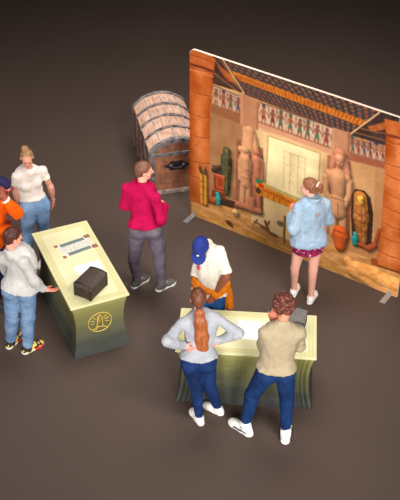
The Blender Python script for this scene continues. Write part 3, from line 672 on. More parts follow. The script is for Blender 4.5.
# painted friezes with walking figures
def frieze(q, n, seed, bg=(196, 162, 142)):
    TLp, TR, BR, BL_ = [np.array(p) for p in q]; K.poly(q, bg, tex=20, f=20, seed=seed); rg = random.Random(seed)
    g = lambda u, v: tuple((TLp * (1 - u) + TR * u) * (1 - v) + (BL_ * (1 - u) + BR * u) * v)
    W_ = np.linalg.norm(TR - TLp)
    for i in range(n):
        u = (i + .5) / n + rg.uniform(-.01, .01); w = .34 / n; c1 = rg.choice([(146, 90, 68), (134, 84, 66), (160, 104, 78), (124, 80, 66)]); c2 = rg.choice([(110, 60, 46), (72, 112, 90), (200, 150, 90), (70, 84, 110), (150, 60, 50)])
        K.ell(g(u, .22), .024, .03, c1); K.poly([g(u - w * .8, .32), g(u + w * .8, .32), g(u + w * .4, .58), g(u - w * .4, .58)], c1)
        K.poly([g(u - w * .5, .55), g(u + w * .5, .55), g(u + w * .9, .76), g(u - w * .7, .76)], c2)
        K.line(g(u - w * .3, .74), g(u - w * .6, .95), .018, c1); K.line(g(u + w * .4, .74), g(u + w * .7, .95), .018, c1)
        K.line(g(u + w * .8, .36), g(u + w * 1.5, .5), .012, c1); K.line(g(u - w * .8, .36), g(u - w * 1.2, .6), .012, c1)
        K.line(g(u + w * 1.6, .15), g(u + w * 1.6, .6), .01, (150, 110, 96))
        if rg.random() < .45: K.ell(g(u, .12), .026, .018, rg.choice([(64, 100, 90), (60, 64, 96), (190, 130, 60)]))
        K.line(g(u - 1.4 * w, .1), g(u - 1.4 * w, .28), .012, (130, 90, 80))
    K.line(g(0, .97), g(1, .97), .02, (150, 96, 72)); K.line(g(0, .03), g(1, .03), .014, (120, 84, 66))
frieze([(0.335, 2.054), (0.751, 2.028), (0.745, 1.772), (0.334, 1.769)], 4, 3); frieze([(0.985, 2.040), (1.963, 2.036), (1.956, 1.743), (0.991, 1.753)], 8, 5, (204, 172, 148)); frieze([(2.182, 2.022), (2.623, 2.056), (2.659, 1.803), (2.207, 1.768)], 6, 8)
K.poly([(0.991, 1.753), (1.956, 1.743), (1.955, 1.674), (0.994, 1.685)], (204, 148, 120)); K.poly([(2.207, 1.768), (2.659, 1.803), (2.668, 1.725), (2.215, 1.675)], (156, 92, 70)); K.line(*[(2.209, 1.673), (2.662, 1.723)], .014, (196, 140, 110))
K.poly([(2.227, 0.644), (2.764, 0.607), (2.734, 0.412), (2.193, 0.416)], (196, 140, 92), tex=20)
# painted ceiling
def ceil_grid(q, nu, nv):
    TLp, TR, BR, BL_ = [np.array(p) for p in q]; K.poly(q, (62, 56, 60), tex=10, f=20); g = lambda u, v: tuple((TLp * (1 - u) + TR * u) * (1 - v) + (BL_ * (1 - u) + BR * u) * v)
    for j in range(nv):
        for i in range(nu):
            u0 = (i + (.5 if j % 2 else 0)) / nu; u1 = min(1, u0 + .52 / nu); v0 = j / nv; v1 = (j + .72) / nv; sh = .35 / nu
            K.poly([g(u0 - sh * v0, v0), g(u1 - sh * v0, v0), g(u1 + sh * .3, v1), g(u0 + sh * .3, v1)], (176 - 30 * rng.rand(), 104 - 20 * rng.rand(), 60), a=.75)
    K.poly([g(.0, .36), g(1, .42), g(1, .64), g(.04, .6)], (206, 116, 40), tex=40, f=30)
    for i in range(34):
        u = .04 + i * .0285; K.line(g(u, .44), g(u + .008, .58), .012, (110, 54, 36), .7)
K.poly([(0.320, 2.479), (0.502, 2.430), (0.790, 2.082), (0.326, 2.065)], (74, 48, 40), tex=22, f=12); K.poly([(0.379, 2.338), (0.604, 2.276), (0.704, 2.175), (0.537, 2.174)], (176, 92, 42), tex=50, f=24)
for q in ([(0.335, 2.404), (0.706, 2.122)], [(0.338, 2.218), (0.707, 2.068)], [(0.419, 2.430), (0.776, 2.091)]): K.line(q[0], q[1], .012, (190, 130, 90), .8)
K.poly([(2.495, 2.425), (2.747, 2.449), (2.768, 2.278), (2.626, 2.031), (2.177, 2.013)], (66, 48, 46), tex=20, f=14); K.poly([(2.385, 2.193), (2.637, 2.360), (2.660, 2.265), (2.440, 2.147)], (170, 92, 46), tex=46, f=26)
for q in ([(2.315, 2.142), (2.609, 2.182)], [(2.248, 2.065), (2.619, 2.094)]): K.line(q[0], q[1], .014, (176, 110, 62), .8)
ceil_grid([(0.446, 2.465), (2.507, 2.429), (2.188, 2.024), (0.777, 2.078)], 22, 9)
K.C = _blur(K.C, 1)
K.line(*[(0.460, 2.443), (0.777, 2.078)], .02, (214, 168, 120)); K.line(*[(2.508, 2.417), (2.188, 2.024)], .02, (226, 178, 132)); K.line(*[(0.777, 2.071), (2.189, 2.017)], .018, (120, 76, 56))
# stone figures carved against the pillars
ST = (200, 146, 110); SD = (140, 88, 68)
def cap(q, ra, rb=None): return (q[0], q[-1], ra, ra if rb is None else rb)
K.poly([(0.722, 2.059), (0.978, 2.037), (0.989, 1.641), (0.736, 1.635)], (186, 130, 98), tex=12, f=6); K.line(*[(0.743, 2.039), (0.756, 1.656)], .03, (210, 148, 118), .6); K.line(*[(0.965, 2.019), (0.974, 1.663)], .03, (150, 92, 70), .6)
K.poly([(0.700, 1.423), (1.069, 1.415), (1.112, 0.494), (0.700, 0.434)], (150, 94, 70), tex=24, f=8, seed=4)
K.relief([cap([(0.872, 1.585), (0.876, 1.473)], .075, .07), cap([(0.824, 1.539), (0.810, 1.348)], .04, .05), cap([(0.930, 1.549), (0.959, 1.360)], .04, .05), cap([(0.870, 1.442), (0.875, 1.314)], .07), cap([(0.761, 1.286), (1.004, 1.290)], .055)], ST, seed=1)
K.relief([cap([(0.974, 1.322), (0.974, 1.322)], .052), cap([(0.979, 1.208), (0.990, 0.961)], .078, .06), cap([(0.963, 0.906), (0.964, 0.542)], .045), cap([(1.020, 0.928), (1.037, 0.541)], .045), cap([(1.049, 1.234), (1.071, 0.919)], .028), cap([(0.923, 1.187), (0.919, 0.919)], .028), cap([(0.990, 0.947), (0.994, 0.858)], .07)], (182, 116, 90), seed=2)
K.relief([cap([(0.812, 1.291), (0.812, 1.291)], .055), cap([(0.782, 1.309), (0.777, 1.175)], .028), cap([(0.844, 1.317), (0.858, 1.191)], .028), cap([(0.816, 1.161), (0.832, 0.930)], .085, .065), cap([(0.749, 1.136), (0.754, 0.854)], .03), cap([(0.889, 1.144), (0.875, 0.932)], .03), cap([(0.830, 0.899), (0.837, 0.796)], .075), cap([(0.805, 0.784), (0.799, 0.521)], .045), cap([(0.873, 0.810), (0.888, 0.511)], .047)], ST, seed=3)
K.relief([cap([(0.700, 0.449), (1.055, 0.471)], .055), cap([(0.932, 0.590), (0.952, 0.459)], .06)], (176, 114, 86), seed=4)
for q in ([(0.829, 1.003), (0.886, 1.025)], [(0.789, 0.898), (0.862, 0.897)], [(0.961, 0.965), (1.019, 0.958)], [(0.837, 0.796), (0.846, 0.525)], [(0.994, 0.858), (1.000, 0.556)]): K.line(q[0], q[1], .012, (110, 66, 50), .7)
K.poly([(1.963, 2.036), (2.180, 2.041), (2.209, 1.673), (1.975, 1.668)], (188, 132, 102), tex=12, f=6); K.line(*[(1.977, 2.021), (1.998, 1.704)], .03, (212, 150, 120), .6); K.line(*[(2.169, 2.024), (2.200, 1.697)], .035, (150, 92, 70), .6)
K.poly([(1.924, 1.649), (2.229, 1.667), (2.329, 0.567), (2.004, 0.533)], (164, 106, 80), tex=22, f=8, seed=5)
K.relief([cap([(2.083, 1.708), (2.085, 1.681)], .085), cap([(2.017, 1.642), (2.002, 1.441)], .04, .05), cap([(2.159, 1.654), (2.202, 1.476)], .04, .05), cap([(2.099, 1.534), (2.100, 1.450)], .05)], (188, 124, 96), seed=5)
K.relief([cap([(2.085, 1.654), (2.094, 1.588)], .062, .05)], (214, 150, 120), depth=1.0, seed=6, shadow=.3)
K.relief([cap([(1.972, 1.401), (2.195, 1.417)], .062), cap([(2.085, 1.389), (2.105, 1.168)], .125, .09), cap([(1.934, 1.344), (1.947, 1.148)], .045, .04), cap([(1.947, 1.148), (2.017, 1.031)], .04), cap([(2.239, 1.392), (2.252, 1.198)], .045, .04), cap([(2.252, 1.198), (2.204, 1.034)], .04), cap([(2.106, 1.082), (2.129, 0.901)], .1, .115), cap([(2.073, 0.848), (2.097, 0.573)], .055), cap([(2.197, 0.855), (2.223, 0.567)], .055)], ST, seed=7)
for q in ([(2.059, 1.616), (2.079, 1.618)], [(2.110, 1.622), (2.131, 1.621)], [(2.078, 1.540), (2.123, 1.543)], [(2.012, 1.087), (2.212, 1.095)], [(2.118, 1.043), (2.133, 0.873)], [(2.095, 1.616), (2.096, 1.575)]): K.line(q[0], q[1], .011, (120, 74, 56), .8)
K.relief([cap([(2.187, 0.634), (2.192, 0.583)], .1, .11), cap([(2.189, 0.582), (2.200, 0.419)], .11, .075)], (208, 98, 44), tex=18, seed=8); K.line(*[(2.099, 0.625), (2.282, 0.637)], .022, (150, 66, 34), .8)
# painted coffin
K.poly([(0.991, 0.932), (1.644, 0.894), (1.657, 0.705), (0.986, 0.719)], (222, 142, 44), tex=36, f=16)
K.poly([(0.991, 0.932), (1.644, 0.894), (1.647, 0.851), (0.994, 0.873)], (196, 176, 120), tex=36, f=24)
for i in range(7):
    p = [(1.081, 0.848), (1.636, 0.816)]; a = np.array(p[0]) + (np.array(p[1]) - np.array(p[0])) * i / 6.5; K.line(a, a + (0.0, -.12), .014, (150, 84, 40), .8); K.ell(a + (.04, -.03), .03, .025, (202, 96, 40))
K.ell([(1.035, 0.919)][0], .055, .04, (60, 128, 96)); K.ell([(1.066, 0.872)][0], .04, .035, (214, 60, 46)); K.ell([(1.121, 0.909)][0], .05, .02, (220, 170, 60)); K.ell([(1.026, 0.781)][0], .04, .05, (86, 60, 46))
# left group: green mummy, red shrine, jackals, blue jar
K.poly([(0.443, 0.455), (0.699, 0.480), (0.672, 0.360), (0.430, 0.339)], (74, 48, 36))
K.relief([cap([(0.551, 1.194), (0.551, 1.165)], .055), cap([(0.549, 1.075), (0.552, 0.957)], .08, .085), cap([(0.552, 0.957), (0.562, 0.564)], .085, .045)], (72, 70, 48), tex=26, f=20, hi=1.3, seed=9); K.line(*[(0.550, 1.046), (0.561, 0.595)], .012, (130, 118, 66), .7); K.ell([(0.551, 1.186)][0], .028, .036, (128, 106, 66))
for q in ([(0.493, 0.934), (0.611, 0.950)], [(0.496, 0.815), (0.615, 0.830)], [(0.514, 0.699), (0.603, 0.704)]): K.line(q[0], q[1], .01, (120, 104, 60), .7)
K.poly([(0.345, 0.908), (0.479, 0.914), (0.482, 0.779), (0.347, 0.787)], (78, 56, 46), tex=30, f=26); K.relief([cap([(0.353, 0.835), (0.449, 0.917)], .028)], (88, 66, 52), shadow=.2)
K.poly([(0.369, 0.781), (0.526, 0.796), (0.524, 0.549), (0.373, 0.536)], (186, 84, 50), tex=22, f=12); K.poly([(0.369, 0.781), (0.407, 0.784), (0.411, 0.542), (0.373, 0.536)], (140, 60, 38)); K.poly([(0.430, 0.743), (0.505, 0.749), (0.500, 0.633), (0.432, 0.629)], (150, 66, 42)); K.line(*[(0.369, 0.781), (0.526, 0.796)], .02, (214, 120, 76)); K.line(*[(0.411, 0.566), (0.516, 0.577)], .016, (110, 46, 30))
K.poly([(0.351, 0.527), (0.562, 0.549), (0.549, 0.451), (0.337, 0.412)], (122, 62, 40), tex=16)
K.relief([cap([(0.292, 0.346), (0.369, 0.346)], .045)], (160, 80, 44), seed=12); K.relief([cap([(0.432, 0.489), (0.440, 0.469)], .032), cap([(0.444, 0.423), (0.451, 0.348)], .045, .03)], (36, 128, 132), hi=1.5, seed=13); K.line(*[(0.414, 0.411), (0.474, 0.420)], .01, (150, 130, 70))
K.relief([cap([(0.701, 0.316), (0.710, 0.304)], .045)], (236, 192, 142), shadow=.5); K.ell([(0.690, 0.288)][0], .014, .014, (110, 70, 50)); K.ell([(0.734, 0.306)][0], .012, .014, (110, 70, 50)); K.ell([(0.713, 0.258)][0], .025, .012, (150, 96, 66))
K.ell([(0.626, 0.102)][0], .055, .04, (110, 64, 38), rot=-.5, tex=30, f=30); K.line(*[(0.557, 0.121), (0.681, 0.061)], .018, (80, 46, 30))
for q, w in (([(0.989, 0.287), (1.182, 0.258)], .03), ([(1.148, 0.354), (1.214, 0.209)], .045), ([(1.094, 0.252), (1.317, 0.190)], .04), ([(0.990, 0.256), (1.031, 0.336)], .02), ([(1.205, 0.378), (1.167, 0.268)], .03)): K.line(q[0], q[1], w, (126, 86, 60))
K.ell([(1.363, 0.413)][0], .05, .045, (132, 118, 110), tex=60, f=40); K.ell([(1.273, 0.202)][0], .06, .03, (120, 96, 74), tex=60, f=40); K.line(*[(1.420, 0.545), (1.429, 0.143)], .035, (160, 116, 44)); K.line(*[(1.431, 0.550), (1.441, 0.148)], .012, (96, 64, 34))
# gilded coffin, teal jar, timber and sand mound
K.poly([(2.279, 1.223), (2.321, 1.326), (2.436, 1.343), (2.521, 1.278), (2.582, 1.074), (2.615, 0.526), (2.361, 0.520), (2.299, 0.942)], (70, 44, 32), tex=14, f=8)
K.relief([cap([(2.396, 1.228), (2.406, 1.160)], .09, .085), cap([(2.415, 1.106), (2.439, 0.942)], .095, .11), cap([(2.441, 0.913), (2.477, 0.616)], .1, .06)], (164, 104, 56), tex=70, f=26, hi=1.35, facet=3, seed=14)
K.relief([cap([(2.401, 1.208), (2.407, 1.175)], .05, .042)], (222, 168, 78), tex=70, f=34, hi=1.3, shadow=.3, seed=15)
for q in ([(2.329, 1.244), (2.334, 1.059)], [(2.462, 1.269), (2.502, 1.084)], [(2.351, 1.288), (2.428, 1.297)]): K.line(q[0], q[1], .014, (200, 146, 66), .7)
for q in ([(2.348, 0.991), (2.511, 1.001)], [(2.365, 0.881), (2.536, 0.894)], [(2.397, 0.762), (2.535, 0.776)], [(2.420, 1.123), (2.471, 0.629)], [(2.358, 1.083), (2.492, 0.993)]): K.line(q[0], q[1], .011, (96, 60, 38), .6)
K.relief([cap([(2.381, 0.695), (2.384, 0.666)], .03), cap([(2.387, 0.607), (2.393, 0.549)], .055, .04)], (44, 122, 120), tex=30, hi=1.5, seed=16)
K.relief([cap([(2.681, 0.883), (2.647, 0.660)], .025, .03), cap([(2.643, 0.629), (2.572, 0.552)], .045), cap([(2.464, 0.565), (2.545, 0.556)], .035)], (158, 80, 46), seed=17)
K.relief([cap([(2.331, 0.261), (2.437, 0.153)], .06, .1), cap([(2.461, 0.195), (2.702, 0.212)], .11, .12), cap([(2.706, 0.183), (2.976, 0.153)], .12, .14), cap([(2.385, 0.129), (2.774, 0.057)], .08)], (236, 168, 100), tex=40, f=12, depth=.7, soft=8, facet=2, seed=18)
K.poly([(2.664, 0.069), (3.037, 0.088), (3.055, -0.061), (2.787, -0.063)], (226, 160, 96), tex=30, f=10)
# great pillars of orange stone
def pillar(q, seams, seed):
    mm = K.poly(q, (192, 100, 46), tex=44, f=5, seed=seed, an=(1.2, 1)); us = [p[0] for p in q]; u0, u1 = min(us), max(us)
    K.shade(mm, lambda u, v: 20 - 110 * np.abs((u - u0) / (u1 - u0) - .5) ** 1.7 * 1.6); K.paint(mm & (K.n(16, seed) > .42), (168, 84, 44), a=.4)
    for a_, b_ in seams:
        
        mid = ((a_[0] + b_[0]) / 2, (a_[1] + b_[1]) / 2 - .012)
        for p_, q_ in ((a_, mid), (mid, b_)): K.line(p_, q_, .013, (136, 64, 34), .75); K.line((p_[0], p_[1] - .016), (q_[0], q_[1] - .016), .01, (226, 132, 76), .5)
pillar([(-0.020, 2.427), (0.349, 2.408), (0.334, 2.053), (0.304, 1.653), (0.299, 0.951), (0.294, 0.220), (-0.019, 0.220)], [tuple(p) for p in ([(-0.006, 2.189), (0.338, 2.218)], [(-0.005, 1.858), (0.315, 1.882)], [(-0.005, 1.532), (0.320, 1.574)], [(-0.004, 1.226), (0.309, 1.281)], [(-0.004, 0.836), (0.315, 0.911)], [(-0.004, 0.605), (0.303, 0.678)], [(-0.003, 0.306), (0.292, 0.346)])], 3)
K.poly([(-0.020, 2.453), (0.363, 2.413), (0.352, 2.249), (-0.020, 2.239)], (190, 98, 46), tex=30, f=8); K.line(*[(-0.006, 2.230), (0.352, 2.236)], .035, (110, 52, 34)); K.line(*[(-0.005, 2.148), (0.339, 2.164)], .016, (222, 130, 76)); K.line(*[(-0.006, 2.364), (0.350, 2.356)], .014, (150, 74, 44))
pillar([(2.596, 2.345), (2.782, 2.360), (3.077, 0.293), (2.962, 0.378), (2.661, 0.348), (2.697, 0.502), (2.698, 0.905), (2.666, 1.574)], [tuple(p) for p in ([(2.631, 2.098), (2.812, 2.112)], [(2.651, 1.813), (2.848, 1.821)], [(2.668, 1.670), (2.869, 1.653)], [(2.683, 1.428), (2.900, 1.403)], [(2.693, 1.234), (2.924, 1.216)], [(2.705, 1.010), (2.952, 0.984)], [(2.690, 0.798), (2.975, 0.804)], [(2.702, 0.580), (3.003, 0.578)])], 9)
K.poly([(2.575, 2.364), (2.779, 2.384), (2.800, 2.212), (2.620, 2.186)], (194, 102, 48), tex=30, f=8); K.line(*[(2.622, 2.174), (2.803, 2.187)], .035, (120, 56, 34)); K.line(*[(2.646, 0.357), (3.001, 0.381)], .03, (120, 60, 34)); K.ell([(2.669, 0.398)][0], .05, .05, (160, 80, 44))
for q, e_ in (([(0.180, 0.723), (0.200, 0.261)], 0), ([(0.244, 0.717), (0.250, 0.265)], 1)):
    K.relief([cap(q, .024, .03)], (206, 146, 60), tex=26, f=30, shadow=.35, seed=10 + e_)
K.relief([cap([(0.165, 0.778), (0.180, 0.738)], .028), cap([(0.241, 0.777), (0.247, 0.733)], .028)], (96, 70, 44), shadow=.2)
for q in ([(0.152, 0.834), (0.162, 0.777)], [(0.182, 0.838), (0.180, 0.784)], [(0.228, 0.833), (0.238, 0.776)], [(0.261, 0.833), (0.256, 0.783)]): K.line(q[0], q[1], .01, (70, 50, 38))
for q in ([(0.211, 0.673), (0.216, 0.267)], [(0.167, 0.501), (0.268, 0.510)], [(0.168, 0.375), (0.270, 0.385)], [(0.166, 0.594), (0.267, 0.602)]): K.line(q[0], q[1], .011, (110, 70, 38), .8)
# soft light pooling in the printed scene itself
g_ = np.exp(-(((K.U - 1.45) / .8) ** 2 + ((K.V - 1.1) / .75) ** 2)); K.C *= (.86 + .16 * g_)[..., None]; K.C += (K.n(40, 9) * 9)[..., None]; lum = K.C.mean(-1, keepdims=True); K.C = (lum + (K.C - lum) * 1.08) * np.array((1.03, 1.02, .97)); K.C = _blur(K.C, 1)
K.C = np.clip(K.C, 0, 255)
ang = math.radians(-33.5); bd = empty('photo_display_panel', (-.133, 12.463, 0), ang)
tag(bd, 'wide fabric backdrop printed with an Egyptian tomb interior and orange pillars', 'backdrop')
nx, ny = K.nx, K.ny; V_ = np.stack([K.U, K.U * 0 - .0165, K.V], -1)
rad = .07
def inside(u, v):
    cu = np.clip(u, rad, BW - rad); cv = np.where(v > 1, np.clip(v, None, BH - rad), v); return np.hypot(u - cu, v - cv) <= rad + 1e-6
idx = np.arange(nx * ny).reshape(nx, ny); q = np.stack([idx[:-1, :-1], idx[1:, :-1], idx[1:, 1:], idx[:-1, 1:]], -1).reshape(-1, 4)
ok = inside(K.U, K.V).reshape(-1); q = q[ok[q].all(1)]
arr_mesh('printed_fabric', V_.reshape(-1, 3), q, M_attr, bd, lin(K.C.reshape(-1, 3)))
def rrect(w, h, r_, n=8):
    P = [(0, 0.0), (w, 0.0)]; P += [(w - r_ + r_ * math.cos(a), h - r_ + r_ * math.sin(a)) for a in np.linspace(0, math.pi / 2, n)]; P += [(r_ + r_ * math.cos(a), h - r_ + r_ * math.sin(a)) for a in np.linspace(math.pi / 2, math.pi, n)]; return P
b = MB(); b.poly_prism([(x, -.0155, z + .0) for x, z in rrect(BW, BH, rad)], (0, .031, 0)); b.build('frame', plain('fabric_edge', (224, 196, 176), var=.03), bd)
ALU = mat_plain('brushed_aluminium', (168, 170, 172), .35, .6, .06, 30, .5)
for x in (.06, BW - .1):
    b = MB(); b.box((x, 0, .004), (.07, .42, .008), bev=.002); b.box((x, 0, .03), (.045, .036, .05), bev=.002); b.build('foot_plate', ALU, bd)

# ------------------------------------------------------------------ the visitors
PD = DATA
def spec(k, head, **kw): d = dict(PD[k]); d['head'] = head; d.update(kw); return d
WHITE_SH = plain('shoe_white', (232, 228, 222), var=.04, scale=50, rough=.5); SOLE_W = plain('sole_white', (240, 236, 228), var=.03, rough=.6)
DARK_SH = plain('shoe_dark', (44, 42, 46), var=.2, scale=60); BLACK = plain('black_trim', (28, 27, 30), var=.1)
JEAN_L = mat_fabric('light_denim', (150, 178, 210), (92, 128, 174), weave=700, pscale=5)
JEAN_M = mat_fabric('mid_denim', (134, 162, 192), (84, 114, 152), weave=700, pscale=6)
JEAN_D = mat_fabric('dark_denim', (28, 56, 106), (15, 32, 68), weave=700, pscale=6)
up3 = lambda z: np.array((0, 0, z))

# woman in a white T-shirt, facing the camera
p = Person(spec('A', (-78, 20, 0), hand_l=((.0, -.1, -1), (-.9, .3, 0), .35), hand_r=((.25, -.15, -1), (.9, .4, 0), .35), brow=(140, 100, 70)), 's', 'woman in white T-shirt and light blue jeans standing behind the emblem pedestal', (212, 150, 126), female=True, build=1.0)
tee = p.top('t_shirt', mat_fabric('white_jersey', (242, 232, 222), (230, 216, 206)), g=.012, hem=.12, sleeve=.52, gs=.012, loose=.012, wr=.009, collar=.0, neck_g=.006)
p.pants('jeans', JEAN_L, g=.010, gk=.014, ga=.02, waist=.12)
for sd in 'lr': p.shoe(sd, WHITE_SH, SOLE_W)
bl = mat_hair('blonde_hair', (184, 138, 92), (92, 60, 38), (55, 55, 55)); hr = p.hair(bl, th=.007, back=-.06, hl=(.045, .08), disp=.004)
F = Field(p.J['head'] - .25, p.J['head'] + .3, .0045); F.ell(p.hp(0.012, -.05, .125), (.046, .044, .034), p.H, .008); F.ell(p.hp(.016, -.055, .142), (.034, .034, .022), p.H, .006); F.disp(.006, 34, (1, 1, 1), 4); F.build('bun', bl, hr)
m = MB(); m.tube([p.J['neck'] + np.array((.07 * math.cos(a), .07 * math.sin(a) - .02, -.005 - .03 * max(0, -math.sin(a)))) for a in np.linspace(0, 6.283, 24, endpoint=False)], .002, 5, True); m.build('necklace', GOLD, p.o, True)

# person in orange at the left edge, hand raised to the face
p = Person(spec('B', (-30, 30, 0), hand_l=((-.25, .35, .9), (-.8, .5, 0), .5), hand_r=((-.3, .8, .2), (0, 0, 1), .5)), 's', 'person in orange sweatshirt and dark knitted cap holding a hand to the face', (150, 92, 66), build=1.0)
p.top('sweatshirt', mat_fabric('orange_fleece', (250, 112, 12), (232, 88, 6), weave=300), g=.02, hem=-.06, gs=.022, gw=.022, loose=.022, wr=.016, collar=.04)
p.pants('trousers', mat_fabric('navy_cotton', (44, 56, 92), (28, 36, 62)), g=.014, gk=.02, ga=.024)
for sd in 'lr': p.shoe(sd, DARK_SH, plain('sole_dark', (60, 56, 56)))
F = Field(p.J['head'] - .25, p.J['head'] + .3, .0045); nr_ = nrm(np.array((0, .12, -.12)) @ p.H)
F.ell(p.hp(0, -.012, .035), np.array((.091, .112, .104)) * p.hs, p.H, .02, [(p.hp(0, .08, .04), nrm(np.array((0, .07, -.12)) @ p.H))]); F.disp(.003, 30)
capn = mat_plain('navy_knit', (36, 30, 66), .9, 0, .35, 60); cap = F.build('knit_cap', capn, p.o)
F = Field(p.J['head'] - .25, p.J['head'] + .3, .0045); pl = nrm(np.array((0, .07, -.12)) @ p.H)
F.ell(p.hp(0, -.012, .035), np.array((.096, .117, .109)) * p.hs, p.H, .02, [(p.hp(0, .08, .04), pl), (p.hp(0, .08, .085), -pl)]);
m = NT('patterned_band', .85); vo = m.n('ShaderNodeTexVoronoi'); vo.inputs['Scale'].default_value = 38; m.l(m.coord(), vo.inputs['Vector']); m.base(m.ramp(vo.outputs['Color'], [(0, (196, 48, 52)), (.3, (226, 120, 150)), (.5, (240, 170, 60)), (.68, (70, 60, 150)), (.85, (230, 80, 60))], 'CONSTANT')); F.build('cap_band', m.m, cap)
m = MB(); W_ = p.J['lw']; dd = nrm(p.J['lw'] - p.J['le']); u_ = nrm(np.cross(dd, (0, 0, 1))); w_ = np.cross(dd, u_)
m.tube([W_ - dd * .015 + (u_ * math.cos(a) + w_ * math.sin(a)) * .041 for a in np.linspace(0, 6.283, 20, endpoint=False)], .014, 8, True); m.build('white_cuff', plain('cuff_white', (236, 226, 220)), p.o, True)

# man in a light grey sweater, reaching toward the pedestal
p = Person(spec('C', (28, 14, 0), hand_r=((.9, .0, -.12), (.1, .35, 1), .25), hand_l=(None, (.8, -.5, 0), .4)), 's', 'man in light grey sweater and blue jeans reaching toward the emblem pedestal', (222, 152, 128))
p.top('sweater', mat_fabric('grey_marl', (204, 202, 196), (190, 187, 182), weave=400), g=.016, hem=-.015, gs=.012, gw=.016, loose=.02, wr=.014, collar=.035)
p.pants('jeans', JEAN_M, g=.016, gk=.024, ga=.026)
def shoe_c(L):
    n = vnoise(L * np.array((28, 22, 28)) + 3.3)[:, None]; c = np.where(n > .12, (226, 196, 70), (52, 46, 42)); c = np.where(n < -.22, (170, 150, 110), c); return c
C_sole = plain('sole_cream', (214, 206, 188)); C_red = plain('sole_red', (204, 44, 52))
for sd in 'lr':
    sh, Pp = p.shoe(sd, M_attr, C_sole, color=shoe_c); p.laces(sh, Pp, BLACK)
    F = Field(Pp(0, 0, 0) - .3, Pp(0, 0, 0) + .3, .0045); F.cone(Pp(.01, .08, .015), Pp(.012, .135, .018), .049, .05, .01, [(Pp(0, 0, .004), (0, 0, -1)), (Pp(0, 0, .033), (0, 0, 1)), (Pp(0, .06, 0), Pp(0, 0, 0) - Pp(0, 1, 0))]); F.build('red_sole_edge', C_red, sh)
p.hair(mat_hair('short_brown_hair', (96, 52, 38), (48, 24, 20), (70, 70, 40)), th=.007, back=-.085, disp=.003)

# man in pink
p = Person(spec('D', (12, 8, 0), hand_l=((.8, .3, .1), (.5, -.8, 0), .5), hand_r=((-.6, .6, .1), (-.5, -.7, 0), .5)), 's', 'man in bright pink sweatshirt and grey trousers with arms folded near the trunk', (226, 160, 136))
p.top('sweatshirt', mat_fabric('pink_fleece', (188, 7, 76), (164, 4, 62), weave=300), g=.018, hem=.02, gs=.013, gw=.018, loose=.018, wr=.014, collar=.03)
pt = p.pants('trousers', mat_fabric('grey_purple_cotton', (128, 116, 128), (98, 86, 100)), g=.014, gk=.02, ga=.018)
for sd in 'lr':
    sh, Pp = p.shoe(sd, plain('grey_green_suede', (84, 82, 74), var=.35, scale=70), SOLE_W); p.laces(sh, Pp, plain('lace_cream', (200, 196, 180)))
p.hair(mat_hair('cropped_brown_hair', (134, 88, 64), (84, 52, 40), (60, 60, 50)), th=.008, back=-.075, disp=.003)
kp = p.J['rh'] * .45 + p.J['rk'] * .55; m = MB(); out_ = nrm(p.Pl[0]); th_ = nrm(p.J['rk'] - p.J['rh'])
Mx = Matrix.Identity(4); ax3 = nrm(np.cross(th_, out_)); Mx = Matrix([[out_[i], ax3[i], -th_[i], (kp + out_ * .088)[i]] for i in range(3)] + [[0, 0, 0, 1]])
m.box((0, 0, 0), (.02, .11, .14), Mx, bev=.008); m.box((.012, 0, .055), (.014, .12, .045), Mx, bev=.005); m.build('cargo_pocket', mat_fabric('pocket_cotton', (118, 106, 118), (92, 80, 96)), pt, True)

# man in blue cap
p = Person(spec('E', (-108, 52, 0), hand_l=((-.5, -.25, -.9), (-.2, .9, 0), .5), hand_r=((.1, -.2, -1), (.8, .5, 0), .5)), 's', 'man in blue cap and white T-shirt with an orange sweater tied round the waist', (150, 84, 58), build=.95)
p.top('t_shirt', mat_fabric('cream_jersey', (240, 230, 214), (226, 216, 200)), g=.018, hem=.04, sleeve=.92, gs=.024, loose=.02, wr=.013, collar=.03)
p.pants('jeans', mat_fabric('bright_denim', (34, 84, 150), (22, 58, 112), weave=700), g=.014, gk=.018, ga=.02, waist=.09)
for sd in 'lr': p.shoe(sd, WHITE_SH, SOLE_W)
OR = mat_fabric('orange_knit', (232, 130, 22), (204, 104, 12), weave=300); F = p.F(); J = p.J
wz = .13
for i in range(24):
    a0, a1 = i * math.tau / 24, (i + 1) * math.tau / 24
    for dz, rr_, dr in ((.028, .02, 0), (0, .026, .008), (-.03, .022, .002)):
        f = lambda a: p.pp((.166 + dr) * math.cos(a), (.132 + dr) * math.sin(a) + .01, wz + dz * (1 + .4 * math.sin(3 * a)) + .03 * math.cos(a - .2)); F.cone(f(a0), f(a1), rr_, rr_, .008)
F.ell(p.pp(-.09, .145, wz - .035), (.05, .04, .045), p.Pl, .012)
for k in range(7):
    x = -.15 + k * .05; y = -.15 * math.sqrt(max(0, 1 - (x / .22) ** 2)); F.cone(p.pp(x, y, wz), p.pp(x * 1.15, y * 1.12 - .01, wz - .26 - .02 * (k % 2)), .022, .018, .03)
F.cone(p.pp(-.19, -.02, wz), p.pp(-.235, -.0, wz - .28), .036, .048, .03); F.cone(p.pp(-.19, -.06, wz), p.pp(-.23, -.06, wz - .26), .03, .04, .03)
F.disp(.012, 26, (1, 1, .6), 7, True); F.build('tied_sweater', OR, p.o)
CB = mat_fabric('cap_blue', (44, 60, 138), (30, 42, 104), weave=500); F = Field(J['head'] - .3, J['head'] + .3, .0045)
F.ell(p.hp(0, -.012, .035), np.array((.09, .109, .102)) * p.hs, p.H, .02, [(p.hp(0, .08, .03), nrm(np.array((0, .02, -.12)) @ p.H))]); cap = F.build('cap', CB, p.o)
F = Field(J['head'] - .3, J['head'] + .3, .004); F.ell(p.hp(0, .105, .03), np.array((.082, .095, .012)), np.array([p.H[0], nrm(p.H[1] - p.H[2] * .2), nrm(p.H[2] + p.H[1] * .2)]), .01, [(p.hp(0, .07, .03), -p.H[1])]); F.build('visor', CB, cap)
